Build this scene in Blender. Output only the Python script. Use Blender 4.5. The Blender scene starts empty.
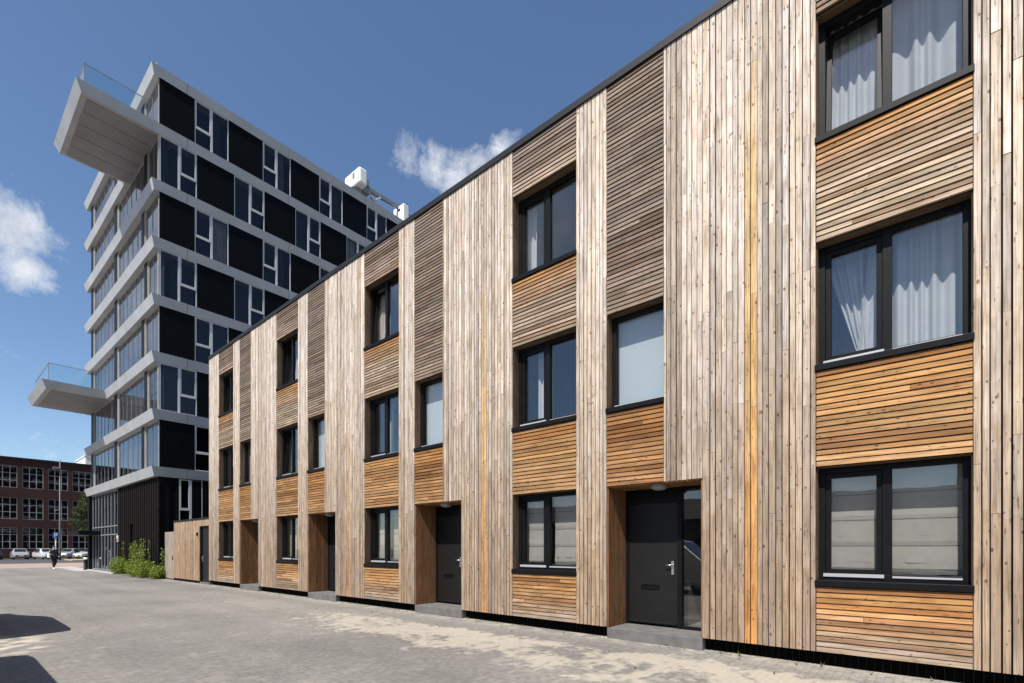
import bpy, bmesh, math, random
from mathutils import Vector, Matrix
R = math.radians
random.seed(7)
scn = bpy.context.scene
COL = scn.collection

# ------------------------------------------------------------------ materials
MATS = {}
def nmat(name):
    m = bpy.data.materials.new(name); m.use_nodes = True
    nt = m.node_tree; b = nt.nodes['Principled BSDF']
    MATS[name] = m
    return m, nt, b
def N(nt, t, **kw):
    n = nt.nodes.new(t)
    for k, v in kw.items():
        if k in n.inputs.keys() if hasattr(n.inputs, 'keys') else False: n.inputs[k].default_value = v
        else: setattr(n, k, v)
    return n
def ramp(nt, pts):
    n = nt.nodes.new('ShaderNodeValToRGB'); e = n.color_ramp.elements
    while len(e) < len(pts): e.new(0.5)
    for i, (p, c) in enumerate(pts):
        e[i].position = p; e[i].color = (*c, 1) if len(c) == 3 else c
    return n
def mixc(nt, bt='MIX', fac=None):
    n = nt.nodes.new('ShaderNodeMix'); n.data_type = 'RGBA'; n.blend_type = bt
    if fac is not None: n.inputs[0].default_value = fac
    return n   # inputs 0 fac, 6 A, 7 B ; output 2
def math_(nt, op, a=None, b=None, clamp=False):
    n = nt.nodes.new('ShaderNodeMath'); n.operation = op; n.use_clamp = clamp
    if a is not None and not hasattr(a, 'node'): n.inputs[0].default_value = a
    elif a is not None: nt.links.new(a, n.inputs[0])
    if b is not None and not hasattr(b, 'node'): n.inputs[1].default_value = b
    elif b is not None: nt.links.new(b, n.inputs[1])
    return n.outputs[0]

def plain(name, col, rough=.5, metal=0., var=.15, scale=3., bump=0., spec=.5):
    m, nt, b = nmat(name); L = nt.links.new
    tc = N(nt, 'ShaderNodeTexCoord')
    no = N(nt, 'ShaderNodeTexNoise'); no.inputs['Scale'].default_value = scale; no.inputs['Detail'].default_value = 6
    L(tc.outputs['Object'], no.inputs['Vector'])
    lo = tuple(c * (1 - var) for c in col); hi = tuple(min(1, c * (1 + var)) for c in col)
    r = ramp(nt, [(.3, lo), (.7, hi)]); L(no.outputs['Fac'], r.inputs[0]); L(r.outputs[0], b.inputs['Base Color'])
    b.inputs['Roughness'].default_value = rough; b.inputs['Metallic'].default_value = metal
    b.inputs['Specular IOR Level'].default_value = spec
    if bump:
        bp = N(nt, 'ShaderNodeBump'); bp.inputs['Strength'].default_value = bump; bp.inputs['Distance'].default_value = .02
        n2 = N(nt, 'ShaderNodeTexNoise'); n2.inputs['Scale'].default_value = scale * 12; L(tc.outputs['Object'], n2.inputs['Vector'])
        L(n2.outputs['Fac'], bp.inputs['Height']); L(bp.outputs[0], b.inputs['Normal'])
    return m

def wood():
    m, nt, b = nmat('weathered_larch'); L = nt.links.new
    at = N(nt, 'ShaderNodeAttribute'); at.attribute_name = 'tint'
    uv = N(nt, 'ShaderNodeUVMap'); uv.uv_map = 'UV'
    # stretched grain
    mp = N(nt, 'ShaderNodeMapping'); mp.inputs['Scale'].default_value = (1.6, 55, 1); L(uv.outputs[0], mp.inputs['Vector'])
    g = N(nt, 'ShaderNodeTexNoise'); g.inputs['Scale'].default_value = 1; g.inputs['Detail'].default_value = 5; g.inputs['Distortion'].default_value = .6
    L(mp.outputs[0], g.inputs['Vector'])
    r1 = ramp(nt, [(.25, (.50, .47, .44)), (.5, (1, 1, 1)), (.75, (1.22, 1.22, 1.22))]); L(g.outputs['Fac'], r1.inputs[0])
    m1 = mixc(nt, 'MULTIPLY', 1.); L(at.outputs['Color'], m1.inputs[6]); L(r1.outputs[0], m1.inputs[7])
    # blotchy weather
    mp2 = N(nt, 'ShaderNodeMapping'); mp2.inputs['Scale'].default_value = (1.3, 5, 1); L(uv.outputs[0], mp2.inputs['Vector'])
    w = N(nt, 'ShaderNodeTexNoise'); w.inputs['Scale'].default_value = 1.5; w.inputs['Detail'].default_value = 4; L(mp2.outputs[0], w.inputs['Vector'])
    r2 = ramp(nt, [(.3, (.74, .70, .66)), (.62, (1.08, 1.08, 1.08))]); L(w.outputs['Fac'], r2.inputs[0])
    m2 = mixc(nt, 'MULTIPLY', 1.); L(m1.outputs[2], m2.inputs[6]); L(r2.outputs[0], m2.inputs[7])
    mp6 = N(nt, 'ShaderNodeMapping'); mp6.inputs['Scale'].default_value = (2.1, 9, 1); mp6.inputs['Location'].default_value = (31, 7, 0); L(uv.outputs[0], mp6.inputs['Vector'])
    w6 = N(nt, 'ShaderNodeTexNoise'); w6.inputs['Scale'].default_value = 1.; w6.inputs['Detail'].default_value = 5; w6.inputs['Roughness'].default_value = .6; L(mp6.outputs[0], w6.inputs['Vector'])
    r6 = ramp(nt, [(.52, (1, 1, 1)), (.70, (.74, .65, .56))]); L(w6.outputs['Fac'], r6.inputs[0])
    m26 = mixc(nt, 'MULTIPLY', .85); L(m2.outputs[2], m26.inputs[6]); L(r6.outputs[0], m26.inputs[7]); m2 = m26
    # knots
    mp3 = N(nt, 'ShaderNodeMapping'); mp3.inputs['Scale'].default_value = (7, 12, 1); L(uv.outputs[0], mp3.inputs['Vector'])
    v = N(nt, 'ShaderNodeTexVoronoi'); v.inputs['Scale'].default_value = 1; L(mp3.outputs[0], v.inputs['Vector'])
    sep = N(nt, 'ShaderNodeSeparateColor'); L(v.outputs['Color'], sep.inputs[0])
    th = math_(nt, 'MULTIPLY', sep.outputs[0], .19)          # knot size differs per cell; some cells have none
    th = math_(nt, 'SUBTRACT', th, .03)
    d = math_(nt, 'SUBTRACT', v.outputs['Distance'], th)
    k = N(nt, 'ShaderNodeMapRange'); k.inputs['From Min'].default_value = .0; k.inputs['From Max'].default_value = .05
    k.inputs['To Min'].default_value = .85; k.inputs['To Max'].default_value = 0.; L(d, k.inputs['Value'])
    m3 = mixc(nt, 'MIX'); L(k.outputs[0], m3.inputs[0]); L(m2.outputs[2], m3.inputs[6])
    kc = mixc(nt, 'MULTIPLY', 1.); L(m2.outputs[2], kc.inputs[6]); kc.inputs[7].default_value = (.30, .20, .14, 1)
    L(kc.outputs[2], m3.inputs[7])
    mp4 = N(nt, 'ShaderNodeMapping'); mp4.inputs['Scale'].default_value = (6, 30, 1); L(uv.outputs[0], mp4.inputs['Vector'])
    v4 = N(nt, 'ShaderNodeTexVoronoi'); v4.inputs['Scale'].default_value = 1; L(mp4.outputs[0], v4.inputs['Vector'])
    s4 = N(nt, 'ShaderNodeSeparateColor'); L(v4.outputs['Color'], s4.inputs[0])
    d4 = math_(nt, 'SUBTRACT', v4.outputs['Distance'], math_(nt, 'SUBTRACT', math_(nt, 'MULTIPLY', s4.outputs[1], .38), .16))
    k4 = N(nt, 'ShaderNodeMapRange'); k4.inputs['From Min'].default_value = .0; k4.inputs['From Max'].default_value = .08
    k4.inputs['To Min'].default_value = .7; k4.inputs['To Max'].default_value = 0.; L(d4, k4.inputs['Value'])
    m5 = mixc(nt, 'MIX'); L(k4.outputs[0], m5.inputs[0]); L(m3.outputs[2], m5.inputs[6]); L(kc.outputs[2], m5.inputs[7])
    L(m5.outputs[2], b.inputs['Base Color'])
    b.inputs['Roughness'].default_value = .78; b.inputs['Specular IOR Level'].default_value = .25
    bp = N(nt, 'ShaderNodeBump'); bp.inputs['Strength'].default_value = .35; bp.inputs['Distance'].default_value = .004
    L(g.outputs['Fac'], bp.inputs['Height']); L(bp.outputs[0], b.inputs['Normal'])
    return m
WOOD = wood()

def glass(name, tint=(.82, .86, .86), refl=.07, power=4.2, wob=.02, gloss=(1, 1, 1)):
    m = bpy.data.materials.new(name); m.use_nodes = True; nt = m.node_tree; L = nt.links.new
    nt.nodes.clear()
    out = N(nt, 'ShaderNodeOutputMaterial'); mx = N(nt, 'ShaderNodeMixShader')
    tr = N(nt, 'ShaderNodeBsdfTransparent'); tr.inputs[0].default_value = (*tint, 1)
    gl = N(nt, 'ShaderNodeBsdfGlossy'); gl.inputs['Roughness'].default_value = .0; gl.inputs[0].default_value = (*gloss, 1)
    tc = N(nt, 'ShaderNodeTexCoord'); no = N(nt, 'ShaderNodeTexNoise'); no.inputs['Scale'].default_value = 1.1
    L(tc.outputs['Object'], no.inputs['Vector'])
    bp = N(nt, 'ShaderNodeBump'); bp.inputs['Strength'].default_value = wob; bp.inputs['Distance'].default_value = .3
    L(no.outputs['Fac'], bp.inputs['Height']); L(bp.outputs[0], gl.inputs['Normal'])
    lw = N(nt, 'ShaderNodeLayerWeight'); lw.inputs['Blend'].default_value = .5
    p = math_(nt, 'POWER', lw.outputs['Facing'], power)
    p = math_(nt, 'MULTIPLY', p, 1 - refl); p = math_(nt, 'ADD', p, refl, True)
    L(p, mx.inputs[0]); L(tr.outputs[0], mx.inputs[1]); L(gl.outputs[0], mx.inputs[2]); L(mx.outputs[0], out.inputs[0])
    return m
GLASS = glass('window_glass', tint=(.885, .89, .90), refl=.075, power=3.4, wob=.006)
TGLASS = glass('tower_glass', tint=(.70, .71, .74), refl=.03, power=4.6, wob=.006, gloss=(.86, .86, .88))
RAILGLASS = glass('balustrade_glass', tint=(.90, .95, .95), refl=.035, power=5, wob=.0)

FRAME = plain('anthracite_frame', (.0058, .0060, .0068), .45, 0, .2, 4, 0, .14)
BLACKM = plain('membrane_black', (.003, .003, .003), .9, 0, .1, 3, 0, .1)
DOORM = plain('door_anthracite', (.0078, .0076, .0075), .5, 0, .12, 5, .05, .3)
SILVER = plain('brushed_silver', (.62, .62, .62), .3, .9, .06)
DRIP = plain('drip_rail_grey', (.40, .40, .40), .45, .2, .05)
STEP = plain('step_concrete', (.115, .109, .104), .85, 0, .2, 6, .3)
CURT = plain('curtain_white', (.52, .54, .53), .9, 0, .05, 4)
CURTC = plain('curtain_cream', (.58, .54, .44), .9, 0, .06, 4)
BLIND = plain('blind_beige', (.44, .42, .36), .9, 0, .06, 9, .1)
ROLLER = plain('roller_pale', (.54, .60, .59), .9, 0, .03, 2)
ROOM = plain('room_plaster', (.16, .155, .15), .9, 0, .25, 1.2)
LAMPW = plain('opal_lamp', (.25, .25, .25), .4, 0, .03)
ROOFM = plain('roof_felt', (.05, .05, .05), .95)
CAP = plain('roof_edge_metal', (.012, .012, .014), .55, .1, .15, 3, 0, .3)
ALU = None
def fascia():
    m, nt, b = nmat('fascia_aluminium'); L = nt.links.new
    tc = N(nt, 'ShaderNodeTexCoord'); sp = N(nt, 'ShaderNodeSeparateXYZ'); L(tc.outputs['Object'], sp.inputs[0])
    no = N(nt, 'ShaderNodeTexNoise'); no.inputs['Scale'].default_value = .8; no.inputs['Detail'].default_value = 5
    L(tc.outputs['Object'], no.inputs['Vector'])
    r = ramp(nt, [(.3, (.36, .363, .367)), (.7, (.44, .44, .444))]); L(no.outputs['Fac'], r.inputs[0])
    def line(o, per, off):
        a = math_(nt, 'ADD', o, off); a = math_(nt, 'MODULO', a, per); a = math_(nt, 'ABSOLUTE', a)
        return math_(nt, 'LESS_THAN', a, .022)
    l = math_(nt, 'MAXIMUM', line(sp.outputs[0], 5.6, 3.98), line(sp.outputs[1], 5.45, .1))
    mx = mixc(nt); L(l, mx.inputs[0]); L(r.outputs[0], mx.inputs[6]); mx.inputs[7].default_value = (.07, .07, .07, 1)
    L(mx.outputs[2], b.inputs['Base Color']); b.inputs['Roughness'].default_value = .5; b.inputs['Metallic'].default_value = .1
    return m
ALU = fascia()
SOFFIT = plain('soffit_panel', (.25, .25, .255), .6, 0, .1, .6)
BPANEL = plain('black_panel', (.0018, .002, .003), .55, 0, .2, 2, 0, .08)
TFRAME = plain('tower_frame_grey', (.46, .47, .48), .45, 0, .06)
TPOST = plain('tower_post_beige', (.36, .34, .31), .6, 0, .08)
TDARK = plain('tower_pier_dark', (.006, .006, .007), .5, 0, .1, 2, 0, .15)
BROWN = plain('brown_cladding', (.0062, .004, .003), .75, 0, .3, 2, 0, .12)
SLAT = plain('black_slats', (.004, .004, .0045), .6, 0, .3, 3, 0, .1)
CORE = plain('tower_interior', (.022, .022, .026), .9)
TCURT = plain('tower_curtain', (.05, .05, .055), .9, 0, .15, 2)
TCURTL = plain('tower_curtain_light', (.15, .146, .155), .9, 0, .12, 2)
TCREAM = plain('tower_curtain_cream', (.42, .41, .36), .9, 0, .12, 2)
WHITE = plain('white_paint', (.72, .72, .70), .5, 0, .05)
GREYM = plain('machine_grey', (.22, .23, .24), .5, .3)
REDP = plain('red_paint', (.5, .05, .04), .5)
BLUEP = plain('blue_paint', (.012, .07, .26), .4, 0, .05)

def brickwall(name, c1, c2, mo, sx, bw=.22, bh=.065, face='XZ'):
    m, nt, b = nmat(name); L = nt.links.new
    tc = N(nt, 'ShaderNodeTexCoord'); sp = N(nt, 'ShaderNodeSeparateXYZ'); L(tc.outputs['Object'], sp.inputs[0])
    cb = N(nt, 'ShaderNodeCombineXYZ')
    s = math_(nt, 'ADD', sp.outputs[0], sp.outputs[1]); L(s, cb.inputs[0]); L(sp.outputs[2], cb.inputs[1])
    br = N(nt, 'ShaderNodeTexBrick'); br.inputs['Scale'].default_value = 1; br.inputs['Brick Width'].default_value = bw
    br.inputs['Row Height'].default_value = bh; br.inputs['Mortar Size'].default_value = .008
    br.inputs['Color1'].default_value = (*c1, 1); br.inputs['Color2'].default_value = (*c2, 1); br.inputs['Mortar'].default_value = (*mo, 1)
    L(cb.outputs[0], br.inputs['Vector'])
    no = N(nt, 'ShaderNodeTexNoise'); no.inputs['Scale'].default_value = .5; no.inputs['Detail'].default_value = 6; L(tc.outputs['Object'], no.inputs['Vector'])
    r = ramp(nt, [(.3, (.75, .75, .75)), (.7, (1.15, 1.15, 1.15))]); L(no.outputs['Fac'], r.inputs[0])
    mx = mixc(nt, 'MULTIPLY', 1.); L(br.outputs[0], mx.inputs[6]); L(r.outputs[0], mx.inputs[7]); L(mx.outputs[2], b.inputs['Base Color'])
    b.inputs['Roughness'].default_value = .9
    return m
REDBRICK = brickwall('dark_red_brick', (.036, .0088, .0075), (.052, .0125, .010), (.026, .013, .011), 1)
OPPBRICK = brickwall('brown_brick', (.07, .045, .035), (.09, .05, .04), (.09, .08, .07), 1)
ROOFTILE = plain('dark_roof_tile', (.025, .024, .026), .8, 0, .3, 4)
PLASTER = plain('white_plaster', (.68, .68, .66), .8, 0, .06)

def paving():
    m, nt, b = nmat('clinker_paving'); L = nt.links.new
    tc = N(nt, 'ShaderNodeTexCoord'); sp = N(nt, 'ShaderNodeSeparateXYZ'); L(tc.outputs['Object'], sp.inputs[0])
    cb = N(nt, 'ShaderNodeCombineXYZ'); L(sp.outputs[1], cb.inputs[1]); L(sp.outputs[0], cb.inputs[0])
    br = N(nt, 'ShaderNodeTexBrick'); br.inputs['Scale'].default_value = 1; br.inputs['Brick Width'].default_value = .21
    br.inputs['Row Height'].default_value = .085; br.inputs['Mortar Size'].default_value = .006; br.inputs['Mortar Smooth'].default_value = .3
    br.inputs['Color1'].default_value = (.166, .155, .143, 1); br.inputs['Color2'].default_value = (.192, .180, .166, 1)
    br.inputs['Mortar'].default_value = (.148, .134, .113, 1); L(cb.outputs[0], br.inputs['Vector'])
    def noise(sc, det=6, dist=0, vec=None):
        n = N(nt, 'ShaderNodeTexNoise'); n.inputs['Scale'].default_value = sc; n.inputs['Detail'].default_value = det; n.inputs['Distortion'].default_value = dist
        L(vec if vec else tc.outputs['Object'], n.inputs['Vector']); return n.outputs['Fac']
    big = ramp(nt, [(.3, (.74, .74, .74)), (.5, (1, 1, .99)), (.7, (1.2, 1.17, 1.12))]); L(noise(.22, 8, .4), big.inputs[0])
    m1 = mixc(nt, 'MULTIPLY', 1.); L(br.outputs[0], m1.inputs[6]); L(big.outputs[0], m1.inputs[7])
    fine = ramp(nt, [(.25, (.72, .72, .72)), (.75, (1.25, 1.25, 1.25))]); L(noise(11, 6), fine.inputs[0])
    m2 = mixc(nt, 'MULTIPLY', 1.); L(m1.outputs[2], m2.inputs[6]); L(fine.outputs[0], m2.inputs[7])
    # wheel-worn lighter tracks along the street
    mpt = N(nt, 'ShaderNodeMapping'); mpt.inputs['Scale'].default_value = (1.1, .05, 1); L(tc.outputs['Object'], mpt.inputs['Vector'])
    tr = ramp(nt, [(.35, (.88, .88, .88)), (.65, (1.1, 1.09, 1.07))]); L(noise(1, 4, .2, mpt.outputs[0]), tr.inputs[0])
    m25 = mixc(nt, 'MULTIPLY', 1.); L(m2.outputs[2], m25.inputs[6]); L(tr.outputs[0], m25.inputs[7])
    # spilled sand along the house fronts
    def band(o, a, b_, c, d):
        u = N(nt, 'ShaderNodeMapRange'); u.inputs['From Min'].default_value = a; u.inputs['From Max'].default_value = b_; u.clamp = True; L(o, u.inputs['Value'])
        w = N(nt, 'ShaderNodeMapRange'); w.inputs['From Min'].default_value = c; w.inputs['From Max'].default_value = d
        w.inputs['To Min'].default_value = 1; w.inputs['To Max'].default_value = 0; L(o, w.inputs['Value'])
        return math_(nt, 'MULTIPLY', u.outputs[0], w.outputs[0])
    # sand lies in a belt slanting from the near kerb outward: use x + 0.09*y
    sx = math_(nt, 'ADD', sp.outputs[0], math_(nt, 'MULTIPLY', sp.outputs[1], .055))
    belt = math_(nt, 'MULTIPLY', band(sx, 4.2, 6.0, 7.0, 7.8), band(sp.outputs[1], -4, 1.5, 10, 15))
    sn = math_(nt, 'ADD', math_(nt, 'MULTIPLY', noise(.9, 9, .9), .62), math_(nt, 'MULTIPLY', noise(5.5, 6, .3), .38))
    s1 = math_(nt, 'ADD', sn, math_(nt, 'MULTIPLY', belt, .34))
    sm = N(nt, 'ShaderNodeMapRange'); sm.inputs['From Min'].default_value = .75; sm.inputs['From Max'].default_value = .84; L(s1, sm.inputs['Value'])
    gr = math_(nt, 'MULTIPLY', sm.outputs[0], math_(nt, 'ADD', math_(nt, 'MULTIPLY', br.outputs['Fac'], .3), .55), True)
    # faint scatter everywhere
    sc2 = N(nt, 'ShaderNodeMapRange'); sc2.inputs['From Min'].default_value = .58; sc2.inputs['From Max'].default_value = .74; sc2.inputs['To Max'].default_value = .26; L(noise(2.2, 9, .3), sc2.inputs['Value'])
    near = band(sp.outputs[0], -2, -1, 1.0, 1.4); near = math_(nt, 'MULTIPLY', near, band(sp.outputs[1], 10.2, 10.9, 12.4, 13.2))
    sn2 = N(nt, 'ShaderNodeMapRange'); sn2.inputs['From Min'].default_value = .45; sn2.inputs['From Max'].default_value = .6; L(noise(3, 7), sn2.inputs['Value'])
    near = math_(nt, 'MULTIPLY', near, sn2.outputs[0])
    gr = math_(nt, 'MAXIMUM', gr, sc2.outputs[0]); gr = math_(nt, 'MAXIMUM', gr, near)
    # thin sand line in the corner at the plinth
    edge = N(nt, 'ShaderNodeMapRange'); edge.inputs['From Min'].default_value = 7.25; edge.inputs['From Max'].default_value = 7.75; edge.inputs['To Max'].default_value = .5; L(sp.outputs[0], edge.inputs['Value'])
    gr = math_(nt, 'MAXIMUM', gr, math_(nt, 'MULTIPLY', edge.outputs[0], sn2.outputs[0]))
    m3 = mixc(nt); L(gr, m3.inputs[0]); L(m25.outputs[2], m3.inputs[6]); m3.inputs[7].default_value = (.43, .375, .295, 1)
    # dark oil and repair marks
    dk = N(nt, 'ShaderNodeMapRange'); dk.inputs['From Min'].default_value = .67; dk.inputs['From Max'].default_value = .72; dk.inputs['To Max'].default_value = .45; L(noise(.9, 3, 1.), dk.inputs['Value'])
    m4 = mixc(nt); L(dk.outputs[0], m4.inputs[0]); L(m3.outputs[2], m4.inputs[6]); m4.inputs[7].default_value = (.11, .105, .10, 1)
    L(m4.outputs[2], b.inputs['Base Color']); b.inputs['Roughness'].default_value = .88
    bp = N(nt, 'ShaderNodeBump'); bp.inputs['Strength'].default_value = .5; bp.inputs['Distance'].default_value = .006; bp.invert = True
    L(br.outputs['Fac'], bp.inputs['Height']); L(bp.outputs[0], b.inputs['Normal'])
    return m
PAVE = paving()
SHADOW_ASPH = plain('shadowed_asphalt', (.055, .055, .056), .9, 0, .2, .6, .4)  # asphalt with a cast shadow put into its dark colour
PINK = plain('pinkish_brick_road', (.30, .22, .185), .9, 0, .18, .7, .3)
EARTH = plain('earth', (.12, .10, .075), .95, 0, .3, .3)
STRAW = plain('dry_grass_verge', (.36, .27, .11), .95, 0, .35, 1.5, .5)
KERB = plain('kerb_concrete', (.36, .35, .33), .85, 0, .15, 2)

def leafmat(name, c, tr=.35):
    m, nt, b = nmat(name); L = nt.links.new
    at = N(nt, 'ShaderNodeAttribute'); at.attribute_name = 'tint'
    mx = mixc(nt, 'MULTIPLY', 1.); L(at.outputs['Color'], mx.inputs[6]); mx.inputs[7].default_value = (*c, 1)
    L(mx.outputs[2], b.inputs['Base Color']); b.inputs['Roughness'].default_value = .6
    t = N(nt, 'ShaderNodeBsdfTranslucent'); L(mx.outputs[2], t.inputs[0])
    ms = N(nt, 'ShaderNodeMixShader'); ms.inputs[0].default_value = tr
    out = nt.nodes['Material Output']; L(b.outputs[0], ms.inputs[1]); L(t.outputs[0], ms.inputs[2]); L(ms.outputs[0], out.inputs[0])
    return m
LEAF = leafmat('shrub_leaf', (.175, .225, .024)); TREELEAF = leafmat('tree_leaf', (.030, .052, .012)); STEMM = plain('stem_bark', (.09, .06, .035), .9)

# ------------------------------------------------------------------ mesh builder
class MB:
    def __init__(s): s.v = []; s.f = []; s.uv = []; s.c = []; s.mi = []; s.sm = []
    def face(s, pts, col=(1, 1, 1), uvs=None, mi=0, smooth=False):
        i = len(s.v); s.v += [tuple(p) for p in pts]; n = len(pts); s.f.append(tuple(range(i, i + n)))
        s.uv += uvs if uvs else [(0, 0)] * n; s.c += [col] * n; s.mi.append(mi); s.sm.append(smooth); return s
    def hexa(s, p, col=(1, 1, 1), ax=2, off=(0, 0), mi=0):
        # p: 8 points, bottom 4 (ccw from above) then top 4
        i = len(s.v); s.v += [tuple(q) for q in p]
        fs = [(3, 2, 1, 0), (4, 5, 6, 7), (0, 1, 5, 4), (1, 2, 6, 5), (2, 3, 7, 6), (3, 0, 4, 7)]
        o = [k for k in range(3) if k != ax]
        for f in fs:
            s.f.append(tuple(i + k for k in f)); s.mi.append(mi); s.sm.append(False)
            for k in f:
                q = p[k]; s.uv.append((q[ax] + off[0], q[o[0]] + q[o[1]] + off[1])); s.c.append(col)
        return s
    def box(s, x0, x1, y0, y1, z0, z1, col=(1, 1, 1), ax=2, off=(0, 0), mi=0):
        return s.hexa([(x0, y0, z0), (x1, y0, z0), (x1, y1, z0), (x0, y1, z0), (x0, y0, z1), (x1, y0, z1), (x1, y1, z1), (x0, y1, z1)], col, ax, off, mi)
    def tube(s, pts, r, n=8, col=(1, 1, 1), mi=0, cap=True):
        pts = [Vector(p) for p in pts]; rs = r if isinstance(r, (list, tuple)) else [r] * len(pts); rings = []
        for k, p in enumerate(pts):
            d = (pts[min(k + 1, len(pts) - 1)] - pts[max(k - 1, 0)]).normalized()
            a = d.cross(Vector((0, 0, 1)) if abs(d.z) < .9 else Vector((1, 0, 0))).normalized(); b = d.cross(a)
            i = len(s.v); s.v += [tuple(p + (a * math.cos(t) + b * math.sin(t)) * rs[k]) for t in [2 * math.pi * j / n for j in range(n)]]
            rings.append(i)
        def add(f, sm): s.f.append(f); s.uv.extend([(0, 0)] * len(f)); s.c.extend([col] * len(f)); s.mi.append(mi); s.sm.append(sm)
        for a, b in zip(rings, rings[1:]):
            for j in range(n): add((a + j, a + (j + 1) % n, b + (j + 1) % n, b + j), True)
        if cap: add(tuple(rings[0] + j for j in range(n))[::-1], False); add(tuple(rings[-1] + j for j in range(n)), False)
        return s
    def lathe(s, c, prof, n=16, axis='z', mi=0):
        # prof: (radius, height) list round axis
        rings = []
        for r, h in prof:
            i = len(s.v)
            for j in range(n):
                t = 2 * math.pi * j / n; a, b = r * math.cos(t), r * math.sin(t)
                s.v.append({'z': (c[0] + a, c[1] + b, c[2] + h), 'x': (c[0] + h, c[1] + a, c[2] + b), 'y': (c[0] + a, c[1] + h, c[2] + b)}[axis])
            rings.append(i)
        for a, b in zip(rings, rings[1:]):
            for j in range(n):
                f = (a + j, a + (j + 1) % n, b + (j + 1) % n, b + j); s.f.append(f); s.uv.extend([(0, 0)] * 4); s.c.extend([(1, 1, 1)] * 4); s.mi.append(mi); s.sm.append(True)
        for q in (rings[0], rings[-1]):
            f = tuple(q + j for j in range(n)); s.f.append(f); s.uv.extend([(0, 0)] * n); s.c.extend([(1, 1, 1)] * n); s.mi.append(mi); s.sm.append(False)
        return s
    def build(s, name, m, parent=None, bevel=0):
        me = bpy.data.meshes.new(name); me.from_pydata(s.v, [], s.f)
        uv = me.uv_layers.new(name='UV'); uv.data.foreach_set('uv', [t for p in s.uv for t in p])
        ca = me.color_attributes.new('tint', 'FLOAT_COLOR', 'CORNER'); ca.data.foreach_set('color', [t for p in s.c for t in (*p[:3], 1.)])
        for mm in (m if isinstance(m, (list, tuple)) else [m]): me.materials.append(mm)
        me.polygons.foreach_set('material_index', s.mi); me.polygons.foreach_set('use_smooth', s.sm); me.update()
        o = bpy.data.objects.new(name, me); COL.objects.link(o)
        if parent: o.parent = parent
        if bevel:
            bv = o.modifiers.new('edge', 'BEVEL'); bv.width = bevel; bv.segments = 2; bv.limit_method = 'ANGLE'
        return o
def B(*a): return MB().box(*a)
def thing(name, label, cat, loc=(0, 0, 0), rz=0, group=None):
    o = bpy.data.objects.new(name, None); COL.objects.link(o); o.location = loc; o.rotation_euler = (0, 0, rz); o.empty_display_size = .3
    o['label'] = label; o['category'] = cat
    if group: o['group'] = group
    return o
def tag(o, label, cat, group=None):
    o['label'] = label; o['category'] = cat
    if group: o['group'] = group
    return o
def struct(o): o['kind'] = 'structure'; return o

# ------------------------------------------------------------------ camera
CAMH = 1.6
F = 492.0
cam = bpy.data.cameras.new('camera'); co = bpy.data.objects.new('camera', cam); COL.objects.link(co)
co.location = (0, 0, CAMH); co.rotation_euler = (R(90), 0, -R(49.6))
cam.sensor_width = 36; cam.lens = F / 1024 * 36; cam.shift_y = (548 - 341.5) / 1024
cam.clip_start = .05; cam.clip_end = 3000
scn.camera = co

# ------------------------------------------------------------------ row houses
FX = 7.773      # facade plane of the row
PITCH = 5.4
Y0 = 1.92
TOP = 9.785
rnd = random.Random(11)

def jit(c, a=.12, hue=.05):
    k = 1 + rnd.uniform(-a, a)
    return tuple(max(.005, x * k * (1 + rnd.uniform(-hue, hue) * s)) for x, s in zip(c, (.6, 0, 1)))
def lerp(a, b, t): t = max(0, min(1, t)); return tuple(x + (y - x) * t for x, y in zip(a, b))
PALE = (.575, .495, .420); TAN = (.308, .228, .162); GREYB = (.215, .163, .125)
ORANGE = (.325, .158, .050); HONEY = (.37, .222, .105); DARKB = (.165, .128, .100); BLEACH = (.41, .315, .225); YELLOW = (.44, .205, .055)

def vboards(mb, y0, y1, z0, z1, x=0., yellow=None, warm=0.):
    y = y0 + .004
    while y < y1 - .02:
        w = rnd.choice((.055, .062, .068, .074, .08))
        if y1 - (y + w) < .045: w = y1 - .004 - y
        fresh = yellow is not None and y < .14
        tone = rnd.random()
        z = z0
        while z < z1 - .01:
            ln = rnd.uniform(1.6, 4.8); zz = min(z1, z + ln)
            if z1 - zz < .5: zz = z1
            dx = rnd.uniform(0, .007)
            # long boards get two colour stops by splitting the mesh lengthwise
            n = max(1, int((zz - z) / rnd.uniform(.5, 1.1))); jb = rnd.uniform(-.18, .12); hb = rnd.uniform(-.06, .06); off = (rnd.uniform(0, 50), rnd.uniform(0, 50))
            for k in range(n):
                a = z + (zz - z) * k / n; b = z + (zz - z) * (k + 1) / n - (.004 if k == n - 1 and zz < z1 else 0)
                t = (a + b) / 2 / TOP
                c = lerp(TAN, PALE, (t - .12) * 1.7)
                if tone > .84: c = lerp(c, GREYB, .55)
                elif tone < .10: c = lerp(c, BLEACH, .6)
                if warm: c = lerp(c, HONEY, warm)
                if fresh: c = lerp(lerp(YELLOW, (.60, .40, .17), (t - .1) * 2), c, max(1 - yellow[0] * rnd.uniform(.75, 1), ((a + b) / 2 - yellow[1]) * .35))
                c = tuple(q * (1 + jb + hb * s) for q, s in zip(c, (.5, 0, -1)))
                mb.box(x - .018 - dx, x + .010, y, y + w, a, b, c, 2, off)
            z = zz
        y += w + rnd.choice((.010, .013, .013, .018))
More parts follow.
